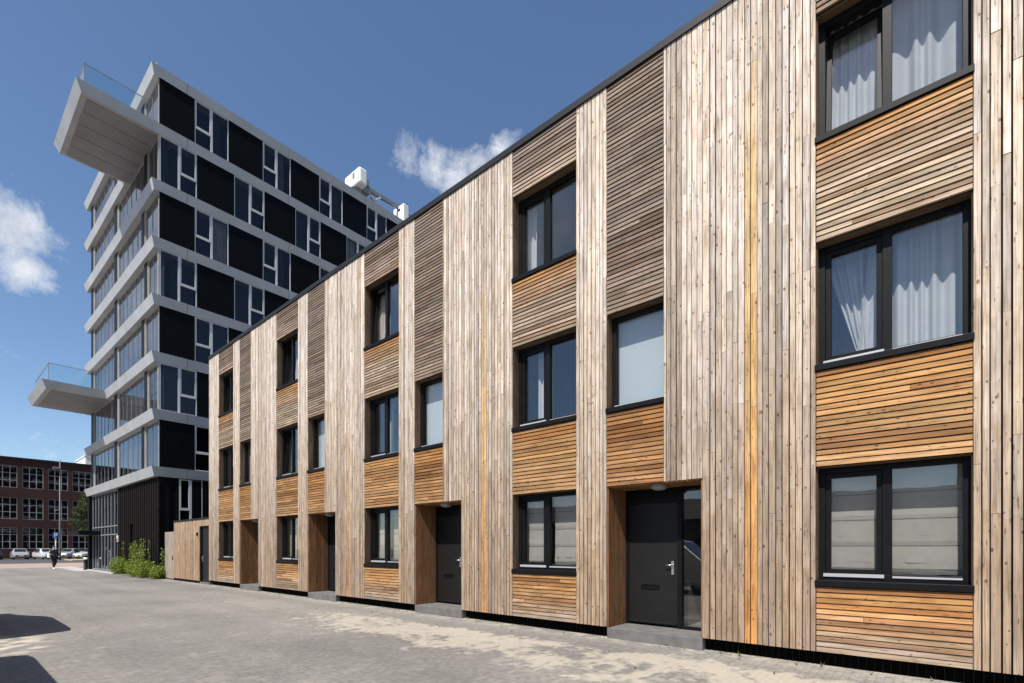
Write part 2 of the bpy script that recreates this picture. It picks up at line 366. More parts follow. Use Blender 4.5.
def hboards(mb, y0, y1, z0, z1, fn, x=0.):
    n = max(1, round((z1 - z0) / .076)); h = (z1 - z0) / n
    for i in range(n):
        a = z0 + i * h + rnd.uniform(.0035, .0055); b = z0 + (i + 1) * h - rnd.uniform(.0038, .006)
        cuts = [y0 + .004, y1 - .004]
        if rnd.random() < .25: cuts.insert(1, rnd.uniform(y0 + .3, y1 - .3))
        for p, q in zip(cuts, cuts[1:]):
            c = jit(fn((a + b) / 2), .27, .06)
            if rnd.random() < .16: c = tuple(q * w_ for q, w_ in zip(c, (.72, .62, .55)))
            d = rnd.uniform(0, .004); off = (rnd.uniform(0, 50), rnd.uniform(0, 50))
            # each board leans out a little at its lower edge
            mb.hexa([(x - .024 - d, p, a), (x + .01, p, a), (x + .01, q - .003, a), (x - .024 - d, q - .003, a),
                     (x - .010 - d, p, b), (x + .01, p, b), (x + .01, q - .003, b), (x - .010 - d, q - .003, b)], c, 1, off)

def wavy(mb, x, y0, y1, z0, z1, amp=.035, per=.13, seed=0, lean=0.):
    r = random.Random(seed); n = max(6, int((y1 - y0) / .018)); ph = r.uniform(0, 6)
    ys = [y0 + (y1 - y0) * i / n for i in range(n + 1)]
    def X(y, t): return x + amp * (math.sin(2 * math.pi * y / per + ph + 1.3 * math.sin(y * 11 + ph * 2)) + .45 * math.sin(2 * math.pi * y / (per * 2.3) + 2 * ph)) * (.75 + .35 * t)
    zs = [z0, z0 + (z1 - z0) * .5, z1]
    i0 = len(mb.v)
    for k, z in enumerate(zs):
        t = 1 - k / 2
        for y in ys: mb.v.append((X(y, t), y + lean * (z1 - z) * (y - y0) / max(.01, y1 - y0), z))
    m = n + 1
    for k in range(2):
        for i in range(n):
            f = (i0 + k * m + i, i0 + k * m + i + 1, i0 + (k + 1) * m + i + 1, i0 + (k + 1) * m + i)
            mb.f.append(f); mb.uv.extend([(0, 0)] * 4); mb.c.extend([(1, 1, 1)] * 4); mb.mi.append(0); mb.sm.append(True)

def ringframe(mb, x0, x1, y0, y1, z0, z1, w):
    mb.box(x0, x1, y0, y0 + w, z0, z1); mb.box(x0, x1, y1 - w, y1, z0, z1)
    mb.box(x0, x1, y0 + w, y1 - w, z0, z0 + w); mb.box(x0, x1, y0 + w, y1 - w, z1 - w, z1)

REC = .17
def window(p, y0, y1, z0, z1, style, tilt=False, seed=0, narrow=False):
    """opening y0..y1 x z0..z1 in the facade plane x=0 (street side is -x)"""
    m = MB(); w = .082; fx0, fx1 = REC, REC + .085
    ringframe(m, fx0, fx1, y0, y1, z0, z1, w)
    ym = (y0 + y1) / 2 + (0 if narrow else .02); mw = .10
    if not narrow: m.box(fx0, fx1, ym - mw / 2, ym + mw / 2, z0 + w, z1 - w)
    wo = m.build('window', FRAME, p, .004)
    # sill and lined reveals
    B(-.045, REC - .002, y0 - .012, y1 + .012, z0 - .085, z0 - .003).build('sill', FRAME, wo, .004)
    rv = MB()
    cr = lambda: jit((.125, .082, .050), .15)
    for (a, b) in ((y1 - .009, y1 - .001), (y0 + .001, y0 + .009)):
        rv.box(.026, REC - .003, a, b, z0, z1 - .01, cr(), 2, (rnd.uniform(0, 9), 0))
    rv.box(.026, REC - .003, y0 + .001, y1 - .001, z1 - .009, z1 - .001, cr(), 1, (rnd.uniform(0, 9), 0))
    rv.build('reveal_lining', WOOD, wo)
    gx = REC + .045
    def pane(a, b, c, d, x=gx, par=wo): return B(x, x + .018, a, b, c, d).build('pane', GLASS, par)
    # panes: in the picture the opening sash is on the left (larger y)
    if narrow:
        pane(y0 + w, y1 - w, z0 + w, z1 - w)
        B(fx0 - .02, fx0, y0 + w - .02, y1 - w + .02, z0 + .035, z0 + .072).build('drip_rail', DRIP, wo)
    else:
        pane(y0 + w, ym - mw / 2, z0 + w, z1 - w)
        B(fx0 - .012, fx0, y0 + w, ym - mw / 2 - .005, z0 + .045, z0 + .069).build('drip_rail', DRIP, wo)
        sw = .06; s = MB(); sy0, sy1, sz0, sz1 = ym + mw / 2, y1 - w, z0 + w, z1 - w
        ringframe(s, fx0 + .022, fx1 + .01, sy0 + .003, sy1 - .003, sz0 + .003, sz1 - .003, sw)
        so = s.build('sash', FRAME, wo, .003)
        pn = pane(sy0 + sw, sy1 - sw, sz0 + sw, sz1 - sw, gx + .02, wo)
        B(fx0 - .018, fx0, sy0 - .02, sy1 + .02, z0 + .04, z0 + .085).build('drip_rail', DRIP, wo)
        if tilt:   # bottom-hung, tipped into the room
            for o in (so, pn):
                o.location = Matrix.Translation((fx1, 0, sz0)) @ Matrix.Rotation(R(5.5), 4, 'Y') @ Vector((-fx1, 0, -sz0)); o.rotation_euler = (0, R(5.5), 0)
    # the room behind
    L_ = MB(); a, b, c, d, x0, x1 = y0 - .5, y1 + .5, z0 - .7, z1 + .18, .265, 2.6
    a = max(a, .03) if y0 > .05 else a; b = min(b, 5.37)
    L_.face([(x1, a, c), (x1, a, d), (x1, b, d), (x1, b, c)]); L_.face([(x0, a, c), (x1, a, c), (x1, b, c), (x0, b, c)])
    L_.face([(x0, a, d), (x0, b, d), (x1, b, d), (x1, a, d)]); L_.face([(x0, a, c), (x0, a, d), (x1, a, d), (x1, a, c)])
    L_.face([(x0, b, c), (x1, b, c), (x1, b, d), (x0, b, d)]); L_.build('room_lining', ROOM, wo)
    # curtains, blinds
    if style == 'roman':
        for (a, b, top) in ((y0 + .05, ym - .03, z1 - .03), (ym + .05, y1 - .06, z1 - .03)):
            r = MB(); zb = z0 + .10; n = 4; hh = (top - zb) / n; x = .40; rr = random.Random(seed + int(a * 100))
            for i in range(n):
                za, zt = zb + i * hh, zb + (i + 1) * hh
                bulge = .03 if i == 0 else .012
                pr = [(x, za + .012), (x - bulge * .6, za + hh * .18), (x - bulge * .55, za + hh * .4), (x - .006, zt)]
                for (xa, z_a), (xb, z_b) in zip(pr, pr[1:]):
                    seg = 8; w_ = [rr.uniform(-.003, .003) * (2 if i == 0 else .5) for _ in range(seg + 1)]
                    for q in range(seg):
                        ya, yb = a + (b - a) * q / seg, a + (b - a) * (q + 1) / seg
                        r.face([(xa + w_[q], ya, z_a), (xb + w_[q], ya, z_b), (xb + w_[q + 1], yb, z_b), (xa + w_[q + 1], yb, z_a)], smooth=False)
                r.box(x + .001, x + .012, a, b, za - .006, za + .010, mi=1)
            r.build('roman_blind', [BLIND, GREYM], wo)
    elif style == 'roller':
        B(.33, .335, y0 + .03, y1 - .03, z0 + .09, z1 - .02).build('roller_blind', ROLLER, wo)
    elif style == 'curtains':
        r_ = random.Random(seed * 3 + 1)
        c = MB(); wavy(c, .49, y0 - .02, ym - .03, z0 - .2, z1 + .1, seed=seed, per=r_.uniform(.13, .2), amp=r_.uniform(.035, .05)); c.build('curtain', CURT, wo)
        if tilt: c = MB(); wavy(c, .52, ym - .0, y1 + .03, z0 - .2, z1 + .1, seed=seed + 1, per=.12, amp=.03); c.build('curtain', CURT, wo)
        else:
            c = MB(); wavy(c, .53, ym + .22, y1 + .03, z0 - .2, z1 + .1, seed=seed + 1, per=.145, amp=.045, lean=-.28); c.build('curtain', CURT, wo)
            c = MB(); wavy(c, .48, ym - .04, ym + .19, z0 - .2, z1 + .1, seed=seed + 4, per=.10, amp=.03, lean=.1); c.build('curtain', CURT, wo)
    elif style == 'sheer':
        for s_, (a, b) in enumerate(((y1 - .30, y1 + .05), (y0 + .02, y0 + .26))):
            c = MB(); wavy(c, .46, a, b, z0 - .2, z1 + .1, seed=seed + s_, per=.10); c.build('curtain', CURT, wo)
    elif style == 'half':
        c = MB(); wavy(c, .46, ym + .08, ym + .42, z0 - .2, z1 + .1, seed=seed, per=.11); c.build('curtain', CURT, wo)
        c = MB(); wavy(c, .46, y0 + .02, y0 + .3, z0 - .2, z1 + .1, seed=seed + 3, per=.11); c.build('curtain', CURT, wo)
    elif style == 'cream':
        c = MB(); wavy(c, .44, ym + .15, y1 - .02, z0 - .2, z1 + .1, seed=seed, per=.10); c.build('curtain', CURTC, wo)
    return wo

# openings, measured in a house's own frame (y grows away from the camera)
OR_, NR_, NL_, MR_, ML_ = .786, 1.415, 2.471, 3.108, 4.667
ZS = .19; DZ = 2.69
WIN = ((1.17, 2.70), (4.08, 5.74), (7.16, 8.84))
def orange_below(z1, z0, k=1., base=HONEY):
    return lambda z: lerp(base, ORANGE, k * ((z - z0) / (z1 - z0)) ** .8)

def house(k, label, wins, narrow_style, dark=1.):
    yb = Y0 + PITCH * k; end = 5.4 if k < 3 else 5.78
    h = thing('terraced_house', label, 'house', (FX, yb, 0), 0, 'timber clad terraced houses in a row')
    # wall core with real openings
    c = MB(); x0, x1 = .012, .262
    c.box(x0, x1, 0, OR_, ZS, TOP); c.box(x0, x1, OR_, NR_, DZ + .02, TOP)
    c.box(x0, x1, NL_, MR_, ZS, TOP); c.box(x0, x1, ML_, end, ZS, TOP)
    zs = [ZS] + [v for a in WIN for v in a] + [TOP]
    for a, b in zip(zs[::2], zs[1::2]): c.box(x0, x1, MR_, ML_, a, b)
    c.box(x0, x1, NR_, NL_, DZ + .02, WIN[1][0]); c.box(x0, x1, NR_, NL_, WIN[1][1], TOP)
    B(9., 9.2, 0, end, 0, TOP).build('rear_wall', BLACKM, h)
    if k == 3: c.box(.262, 9., end - .2, end, 0, TOP)
    if k == -1: c.box(.262, 9., 0, .2, 0, TOP)
    c.build('wall', BLACKM, h)
    zb = .20
    for (a, b, z, ye) in ((0, OR_, zb, {0: (1., 6.6), 1: (.8, 4.6), 2: (.5, 2.9)}.get(k)), (OR_, NR_, DZ, None), (NL_, MR_, zb, None), (ML_, end, zb, None)):
        v = MB(); vboards(v, a, b, z, TOP, yellow=ye); v.build('vertical_cladding', WOOD, h)
    age = .98 if k < 0 else .80     # the inner houses' fronts have darkened more
    def panel(y0, y1, z0, z1, fn):
        m = MB(); hboards(m, y0, y1, z0, z1, lambda z: tuple(q * (age if z < 7 else 1) for q in fn(z))); m.build('horizontal_cladding', WOOD, h)
    # fresh timber stays orange where the sills keep the rain off; elsewhere it greys
    panel(MR_, ML_, zb, WIN[0][0] - .09, lambda z: lerp((.33, .25, .185) if z < .42 else BLEACH, (.375, .195, .074), (z - .30) / .5))
    panel(MR_, ML_, WIN[0][1], WIN[1][0] - .09, lambda z: lerp(HONEY, (.35, .178, .060), (z - WIN[0][1]) / 1.3))
    panel(MR_, ML_, WIN[1][1], WIN[2][0] - .09, lambda z: lerp(lerp(BLEACH, GREYB, .35 * dark), ORANGE, (z - 6.45) / .6))
    panel(MR_, ML_, WIN[2][1], TOP, lambda z: lerp((.29, .225, .175), DARKB, (z - 8.9) / .5 * dark))
    panel(NR_, NL_, DZ, WIN[1][0] - .09, lambda z: lerp((.35, .195, .09), ORANGE, (z - DZ) / 1.0))
    panel(NR_, NL_, WIN[1][1], TOP, lambda z: lerp((.27, .205, .155), DARKB, (z - 5.8) / 1.4))
    for i, (z0, z1) in enumerate(WIN):
        st, ti = wins[i]; window(h, MR_, ML_, z0, z1, st, ti, seed=k * 31 + i * 7 + 40)
    window(h, NR_, NL_, WIN[1][0], WIN[1][1], narrow_style, False, seed=k + 5, narrow=True)
    # recessed porch
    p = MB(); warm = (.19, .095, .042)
    def pv(ya, yb_, xa, xb):
        x = xa
        while x < xb - .02:
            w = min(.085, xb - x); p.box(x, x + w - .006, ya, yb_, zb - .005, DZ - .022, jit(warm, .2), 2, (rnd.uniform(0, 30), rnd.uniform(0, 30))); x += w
    pv(NL_ - .028, NL_ - .002, .004, .662); pv(OR_ + .002, OR_ + .028, .004, .662)
    y = OR_ + .004
    while y < NL_ - .03:
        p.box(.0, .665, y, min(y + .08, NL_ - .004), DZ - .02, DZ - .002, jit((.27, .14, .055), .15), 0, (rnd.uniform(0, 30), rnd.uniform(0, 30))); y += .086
    p.build('porch_lining', WOOD, h)
    MB().box(.264, .76, NL_, NL_ + .12, ZS, DZ + .1).box(.264, .76, OR_ - .12, OR_, ZS, DZ + .1).box(.264, .95, OR_ - .12, NL_ + .12, DZ + .002, DZ + .12).build('porch_wall', BLACKM, h)
    B(-.012, .95, OR_ + .004, NL_ - .004, -.05, ZS - .004).build('door_step', STEP, h, .008)
    D = .67
    f = MB(); f.box(D - .005, D + .08, NL_ - .075, NL_, ZS, DZ); lf0, lf1 = 1.46, NL_ - .078
    f.box(D - .02, D + .08, lf0 - .085, lf0 - .003, ZS, DZ); f.box(D - .005, D + .08, OR_, OR_ + .06, ZS, DZ)
    f.box(D, D + .08, lf0, lf1, 2.42, DZ); f.box(D, D + .08, OR_ + .06, lf0 - .085, DZ - .07, DZ); f.box(D - .01, D + .08, OR_ + .06, lf0 - .085, ZS, ZS + .05)
    f.build('door_frame', FRAME, h, .004)
    d = MB(); d.box(D + .012, D + .06, lf0 + .003, lf1 - .003, ZS + .03, 2.415); d.box(D - .012, D + .012, lf0 + .01, lf1 - .01, ZS + .05, ZS + .085)
    dr = d.build('front_door', DOORM, h, .003)
    hd = MB(); hy = lf0 + .085; hd.box(D - .004, D + .012, hy - .022, hy + .022, 1.13, 1.37); hd.tube([(D - .004, hy, 1.30), (D - .05, hy, 1.30)], .011); hd.tube([(D - .045, hy - .005, 1.30), (D - .045, hy + .11, 1.295)], .011)
    hd.build('door_handle', SILVER, dr)
    ls = MB(); ringframe(ls, D - .006, D + .012, 1.80, 2.14, .86, .94, .014); ls.box(D + .004, D + .012, 1.814, 2.126, .874, .926); ls.build('letter_slot', FRAME, dr)
    tk = MB(); B(D + .03, D + .048, OR_ + .06, lf0 - .085, ZS + .05, DZ - .07).build('sidelight', GLASS, h)
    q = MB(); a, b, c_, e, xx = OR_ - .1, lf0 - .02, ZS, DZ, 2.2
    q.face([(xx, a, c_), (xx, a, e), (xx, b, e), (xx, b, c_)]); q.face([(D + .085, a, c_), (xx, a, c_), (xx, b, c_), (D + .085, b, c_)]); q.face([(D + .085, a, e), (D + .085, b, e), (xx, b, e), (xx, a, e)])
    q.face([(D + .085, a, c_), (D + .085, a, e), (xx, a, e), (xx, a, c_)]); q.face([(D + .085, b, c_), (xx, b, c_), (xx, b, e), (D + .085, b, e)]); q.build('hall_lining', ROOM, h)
    MB().lathe((.27, 1.62, DZ - .02), [(.13, 0), (.14, -.025), (.125, -.055), (.08, -.078), (.02, -.086)], 20).build('porch_light', LAMPW, h)
    # plinth grille
    for (a, b) in ((0, OR_ + .003), (NL_ - .003, end)):
        g = MB(); g.box(.14, .3, a, b, -.05, ZS - .003, mi=1)
        y = a + .03
        while y < b - .02: g.box(.10, .14, y, y + .008, -.02, ZS - .003); y += .085
        g.build('plinth_grille', [FRAME, BLACKM], h)
    B(.05, 9.2, 0, end, TOP + .003, TOP + .06).build('roof', ROOFM, h)
    B(-.05, .05, -.001 if k < 0 else 0, end, TOP + .002, TOP + .125).build('roof_edge', CAP, h)
    return h

house(-1, 'rightmost timber house, white gathered curtains upstairs and beige blinds at ground floor', [('roman', 0), ('curtains', 0), ('curtains', 1)], 'roller', .3)
house(0, 'second timber house from the right, its whole black front door in full view', [('roman', 0), ('half', 0), ('sheer', 0)], 'roller')
house(1, 'middle timber house of the five, its top window sash tipped open', [('roman', 0), ('half', 0), ('cream', 1)], 'roller')
house(2, 'second timber house from the far end, its doorway a deep brown recess', [('cream', 0), ('sheer', 1), ('half', 1)], 'roller')
house(3, 'farthest timber house of the row, adjoining the low timber shed', [('cream', 0), ('half', 0), ('sheer', 1)], 'roller')

# ------------------------------------------------------------------ low annex and gate at the end of the row
an = thing('timber_shed', 'low timber shed with black door between the last house and the tower', 'shed', (FX, 23.93, 0))
v = MB(); vboards(v, 1.16, 4.78, .12, 2.87, warm=.35); vboards(v, 0, 1.16, 2.58, 2.87, warm=.35); v.build('vertical_cladding', WOOD, an)
MB().box(.012, .2, 1.16, 4.78, 0, 2.86).box(.012, .2, 0, 1.16, 2.58, 2.86).box(.2, 4, 0, .1, 0, 2.86).box(.2, 4, 4.68, 4.78, 0, 2.86).box(3.9, 4, .1, 4.68, 0, 2.86).build('wall', BLACKM, an)
B(-.04, 4, -.0, 4.80, 2.873, 2.95).build('roof', CAP, an)
f = MB(); f.box(.06, .14, .03, .10, 0, 2.57); f.box(.06, .14, 1.08, 1.15, 0, 2.57); f.box(.06, .14, .10, 1.08, 2.5, 2.57); f.build('door_frame', FRAME, an)
d = B(.08, .13, .105, 1.075, .08, 2.495).build('door', DOORM, an)
MB().box(.05, .08, .94, 1.0, 1.0, 1.25).box(.02, .05, .86, 1.0, 1.14, 1.17).build('door_handle', SILVER, d)
B(-.01, .3, 0, 1.16, -.04, .076).build('door_step', STEP, an)
MB().box(-.07, -.03, 1.30, 1.42, 2.16, 2.30).box(-.03, -.015, 1.33, 1.39, 2.18, 2.28).build('wall_lamp', FRAME, an)
gt = thing('timber_gate', 'weathered grey timber gate between the shed and the dark tower', 'gate', (FX, 28.74, 0))
v = MB(); y = .05
while y < 1.5:
    v.box(0, .03, y, y + .115, .06, 2.42, jit((.30, .255, .215), .12), 2, (rnd.uniform(0, 40), rnd.uniform(0, 40))); y += .125
v.build('boards', WOOD, gt)
MB().box(.03, .08, .0, 1.56, .4, .5).box(.03, .08, 0, 1.56, 1.9, 2.0).box(.0, .09, -.03, .045, 0, 2.46).build('gate_frame', FRAME, gt)
MB().box(-.02, 0, .20, .28, 1.0, 1.22).build('latch', FRAME, gt)

# ------------------------------------------------------------------ apartment tower
TR = R(.67); TX, TY = 7.68, 30.69
ct, st_ = math.cos(TR), math.sin(TR)
tw = thing('apartment_tower', 'black apartment tower with pale grey floor bands and two jutting balconies', 'building', (ct * TX - st_ * TY, st_ * TX + ct * TY, 0), TR)
LX, LY = 30.0, 16.5; ZB = 5.87; ST = 3.0; BH = .5; DXI, DYI = .13, .11
WX, WY = .37, .14     # glass plane on the left face, wall plane on the right face
def slab(mb, x0, x1, y0, y1, zt, h=BH, ix=DXI, iy=DYI):
    mb.hexa([(x0 + ix, y0 + iy, zt - h), (x1 - ix, y0 + iy, zt - h), (x1 - ix, y1 - ix, zt - h), (x0 + ix, y1 - ix, zt - h),
             (x0, y0, zt), (x1, y0, zt), (x1, y1, zt), (x0, y1, zt)])
for k in range(8):
    m = MB(); slab(m, 0, LX, 0, LY, ZB + ST * k); m.build('floor_band', ALU, tw)
B(1.0, LX - .6, .75, LY - .9, 0, ZB + 7 * ST - .52).build('core', CORE, tw)
# balconies
def balcony(zt, y0, y1, x0=-2.98):
    m = MB(); ix, iy = .22, .12
    m.hexa([(x0 + ix, y0 + iy, zt - BH - .004), (.43, y0 + iy, zt - BH - .004), (.43, y1 - ix, zt - BH - .004), (x0 + ix, y1 - ix, zt - BH - .004),
            (x0, y0 - .003, zt + .003), (.3, y0 - .003, zt + .003), (.3, y1, zt + .003), (x0, y1, zt + .003)])
    b = m.build('balcony', ALU, tw)
    s = MB(); a, e = y0 + iy + .22, y1 - ix - .15; n = 5; w = (e - a) / n
    for i in range(n): s.box(x0 + ix + .25, .34, a + i * w + .02, a + (i + 1) * w - .02, zt - BH - .026, zt - BH - .006)
    s.build('soffit', SOFFIT, b)
    g = .36
    gl = MB()
    gl.box(x0 + g, -.05, y0 + g, y0 + g + .022, zt + .05, zt + 1.12); gl.box(x0 + g, x0 + g + .022, y0 + g + .03, y1 - g - .03, zt + .05, zt + 1.12)
    gl.box(x0 + g, -.05, y1 - g - .022, y1 - g, zt + .05, zt + 1.12); gl.build('glass_balustrade', RAILGLASS, b)
    c = MB(); c.box(x0 + g - .01, -.05, y0 + g - .012, y0 + g + .034, zt + 1.122, zt + 1.15); c.box(x0 + g - .012, x0 + g + .034, y0 + g + .036, y1 - g - .03, zt + 1.122, zt + 1.15); c.box(x0 + g - .012, x0 + g + .012, y0 + g - .014, y0 + g + .01, zt + .01, zt + 1.12)
    c.build('handrail', GREYM, b)
balcony(ZB + 6 * ST, 0.0, 6.05); balcony(ZB + 2 * ST, 10.25, LY)

def twin(x0, x1, z0, z1, sash_left, seed, y=WY, single=False):
    """window on the right-hand face (facing -y): tall pane and a sash with a transom"""
    r = random.Random(seed); w = .07; m = MB(); xm = x0 + (x1 - x0) * (.49 if sash_left else .51)
    def bx(a, b, c, d, p=0): m.box(a, b, y - p, y + .08, c, d)
    bx(x0, x0 + w * .6, z0, z1); bx(x1 - w * .6, x1, z0, z1); bx(xm - w * .7, xm + w * .7, z0, z1, .01)
    bx(x0 + w * .6, xm - w * .7, z0, z0 + .05); bx(xm + w * .7, x1 - w * .6, z0, z0 + .05); bx(x0 + w * .6, xm - w * .7, z1 - .05, z1); bx(xm + w * .7, x1 - w * .6, z1 - .05, z1)
    a, b = (x0 + w * .6, xm - w * .7) if sash_left else (xm + w * .7, x1 - w * .6)
    zt = z0 + (z1 - z0) * .40
    bx(a, b, zt - .05, zt + .05, .008)
    bx(a, a + .05, zt + .05, z1 - .05, .004); bx(b - .05, b, zt + .05, z1 - .05, .004); bx(a + .05, b - .05, zt + .05, zt + .09, .004)
    if single: m.box(xm + w * .7, x1 - w * .6, y, y + .06, z0, z1, mi=1)
    wo = m.build('window', [TFRAME, BPANEL], tw)
    g = MB(); g.box(x0 + .03, x1 - .03, y + .04, y + .055, z0 + .03, z1 - .03); g.build('pane', TGLASS, wo)
    c = MB(); ca, cb = (xm + .05, x1) if sash_left else (x0, xm - .05)
    if r.random() < .75 and not single:
        wav(c, y + .22, ca, cb if r.random() < .6 else ca + (cb - ca) * .55, z0, z1, seed); c.build('curtain', (TCREAM if r.random() < .5 else TCURTL) if r.random() < .45 else TCURT, wo)
def wav(c, y, x0, x1, z0, z1, seed):
    n = int((x1 - x0) / .03); r = random.Random(seed); ph = r.uniform(0, 6)
    P = [(x0 + (x1 - x0) * i / n, y + .035 * math.sin(i * .03 / .16 * 6.28 + ph)) for i in range(n + 1)]
    for (a, b), (d, e) in zip(P, P[1:]): c.face([(a, b, z0), (d, e, z0), (d, e, z1), (a, b, z1)], smooth=False)
def wavl(c, x, y0, y1, z0, z1, seed, per=.3, amp=.05):
    n = max(4, int((y1 - y0) / .04)); r = random.Random(seed); ph = r.uniform(0, 6)
    P = [(x + amp * math.sin((y0 + (y1 - y0) * i / n) / per * 6.28 + ph), y0 + (y1 - y0) * i / n) for i in range(n + 1)]
    for (a, b), (d, e) in zip(P, P[1:]): c.face([(a, b, z0), (d, e, z0), (d, e, z1), (a, b, z1)], smooth=False)

for k in range(7):                                   # storeys above the base
    z0 = ZB + ST * k + .003; z1 = ZB + ST * (k + 1) - BH - .003
    black_first = (k % 2 == 0)
    segs = []
    if black_first: x = WX + .02; segs.append(('p', x, x + 1.62)); x += 1.62; nxt = 'w'
    else: x = WX + .02; nxt = 'w'
    while x < LX - .9:
        w = 1.73 if nxt == 'w' else 1.92
        e = min(x + w, LX - .5); segs.append((nxt, x, e)); x = e; nxt = 'p' if nxt == 'w' else 'w'
    for i, (t, a, b) in enumerate(segs):
        if t == 'p':
            m = MB(); n = 3; ww = (b - a) / n
            for q in range(n): m.box(a + q * ww + .004, a + (q + 1) * ww - .004, WY - .02, WY + .1, z0, z1)
            m.box(a, b, WY - .008, WY + .09, z0 + .01, z1 - .01)
            m.build('wall_panel', BPANEL, tw)
        else: twin(a + .003, b - .003, z0, z1, black_first, k * 50 + i)
    # the left-hand face, facing -x
    off = 0 if black_first else -.55
    bays = [(WY + .06, 2.55 + off), (3.15 + off, 8.45), (9.2, 15.2)]
    if not black_first:
        B(WX - .05, WX + .03, WY + .0, WY + .09, z0, z1).build('corner_post', TPOST, tw)
    for bi, (a, b) in enumerate(bays):
        m = MB(); w = .05
        m.box(WX - .01, WX + .03, a, a + .05, z0, z1); m.box(WX - .01, WX + .07, b - .05, b, z0, z1); m.box(WX, WX + .06, a + .09, b - .05, z0, z0 + w); m.box(WX, WX + .06, a + .09, b - .05, z1 - w, z1)
        n = max(1, round((b - a) / 1.05))
        for q in range(1, n): yy = a + (b - a) * q / n; m.box(WX + .004, WX + .04, yy - .013, yy + .013, z0 + w, z1 - w, mi=1)
        wo = m.build('bay_window', [TPOST if bi == 0 else TFRAME, GREYM], tw)
        B(WX + .02, WX + .035, a + .05, b - .03, z0 + .03, z1 - .03).build('pane', TGLASS, wo)
        c = MB(); rr = random.Random(k * 9 + bi)
        y = a
        while y < b - .3:
            e = min(b, y + rr.uniform(.8, 2.6)); wavl(c, WX + .22 + rr.uniform(0, .05), y, e, z0, z1, k + bi, .42, .005); y = e + (rr.uniform(.3, .8) if rr.random() < .4 else .02)
        c.build('curtain', TCURTL if (k + bi) % 3 else TCURT, wo)
    for (a, b) in ((bays[0][1] + .005, bays[1][0] - .18), (8.455, 9.03), (15.205, 15.7)):
        B(WX - .07, WX + .6, a + .055, b + .16, z0, z1).build('pier', TDARK, tw)
        B(WX - .05, WX + .012, a, a + .05, z0, z1).build('post', TPOST, tw)
    B(WX, WX + .03, 15.9, LY - .45, z0, z1).build('end_pane', TGLASS, tw)
# base storey
z1 = ZB - BH - .003
m = MB(); y = WY
while y < 8.3:
    d = .02 if int(y * 7) % 3 else .05
    if not (4.9 < y < 5.7): m.box(WX - .0 - d, WX + .3, y, y + .125, .05, z1)
    else: m.box(WX + .12, WX + .3, y, y + .125, .05, 3.0); m.box(WX - d, WX + .3, y, y + .125, 3.0, z1)
    y += .14
m.build('ribbed_cladding', BROWN, tw)
m = MB(); x = WX + .32
while x < LX - .7:
    d = .01 if int(x * 6) % 2 else .045
    inw = 1.28 < x < 2.25
    if inw: m.box(x, x + .13, WY + .02 - d, WY + .3, .05, 2.55)
    else: m.box(x, x + .13, WY + .02 - d, WY + .3, .05, z1)
    x += .15
m.build('slat_cladding', SLAT, tw)
m = MB()
z = .1
while z < z1 - .2: m.box(WX - .07, WX - .052, WY - .02, WY + .02, z, z + .2); z += .42
m.box(WX - .05, WX + .02, WY - .04, WY - .003, .05, z1)
m.build('corner_trim', [TDARK, GREYM], tw)
twin(1.26, 2.38, 2.6, z1 - .05, True, 777, WY - .03, True)
m = MB(); y0c, y1c = 8.5, 15.6
n = 8
for i in range(n + 1): yy = y0c + (y1c - y0c) * i / n; m.box(WX - .035, WX + .05, yy - .03, yy + .03, .05, z1)
for zz in (.08, 2.45, 3.0, z1 - .08): m.box(WX - .05, WX + .05, y0c, y1c, zz, zz + .07)
cw = m.build('glazed_entrance', GREYM, tw)
B(WX - .0, WX + .02, y0c, y1c, .1, z1).build('pane', TGLASS, cw)
for q in (1.2, 2.3, 4.2, 5.3): B(WX + .35, WX + .4, y0c + q, y0c + q + .45, 4.55, 4.9).build('white_panel', WHITE, cw)  # four small white boxes set behind the glass
c = MB(); wavl(c, WX + .5, y0c + .3, y1c - 2.4, .1, 4.2, 3, per=.5, amp=.02); c.build('curtain', TCURT, cw)
m = MB(); slab(m, -.85, .36, 13.0, LY + .2, 2.78, .3, .02, .02); m.build('canopy', TDARK, tw)
m = MB(); m.box(.2, 1.2, 16.0, LY, 0, z1); m.build('end_wall', TDARK, tw)
m = MB()
for i in range(6): m.tube([(.25 + 5.8 * i, .25, ZB + 7 * ST), (.25 + 5.8 * i, .25, ZB + 7 * ST + .16)], .05, 6)
m.tube([(.1, .25, ZB + 7 * ST + .14), (LX - .1, .25, ZB + 7 * ST + .14)], .035, 6); m.tube([(.25, .1, ZB + 7 * ST + .14), (.25, LY - .2, ZB + 7 * ST + .14)], .035, 6)
m.build('roof_rail', TFRAME, tw)
B(.3, LX - .3, .5, LY - .3, ZB + 7 * ST + .003, ZB + 7 * ST + .03).build('roof', ROOFM, tw)
# number plate beside the entrance
pl = MB(); pl.box(WX - .13, WX - .06, 8.1, 8.32, 2.0, 2.4); so = pl.build('notice_plate', WHITE, tw); B(WX - .136, WX - .131, 8.12, 8.30, 2.04, 2.2).build('red_stripe', REDP, so)

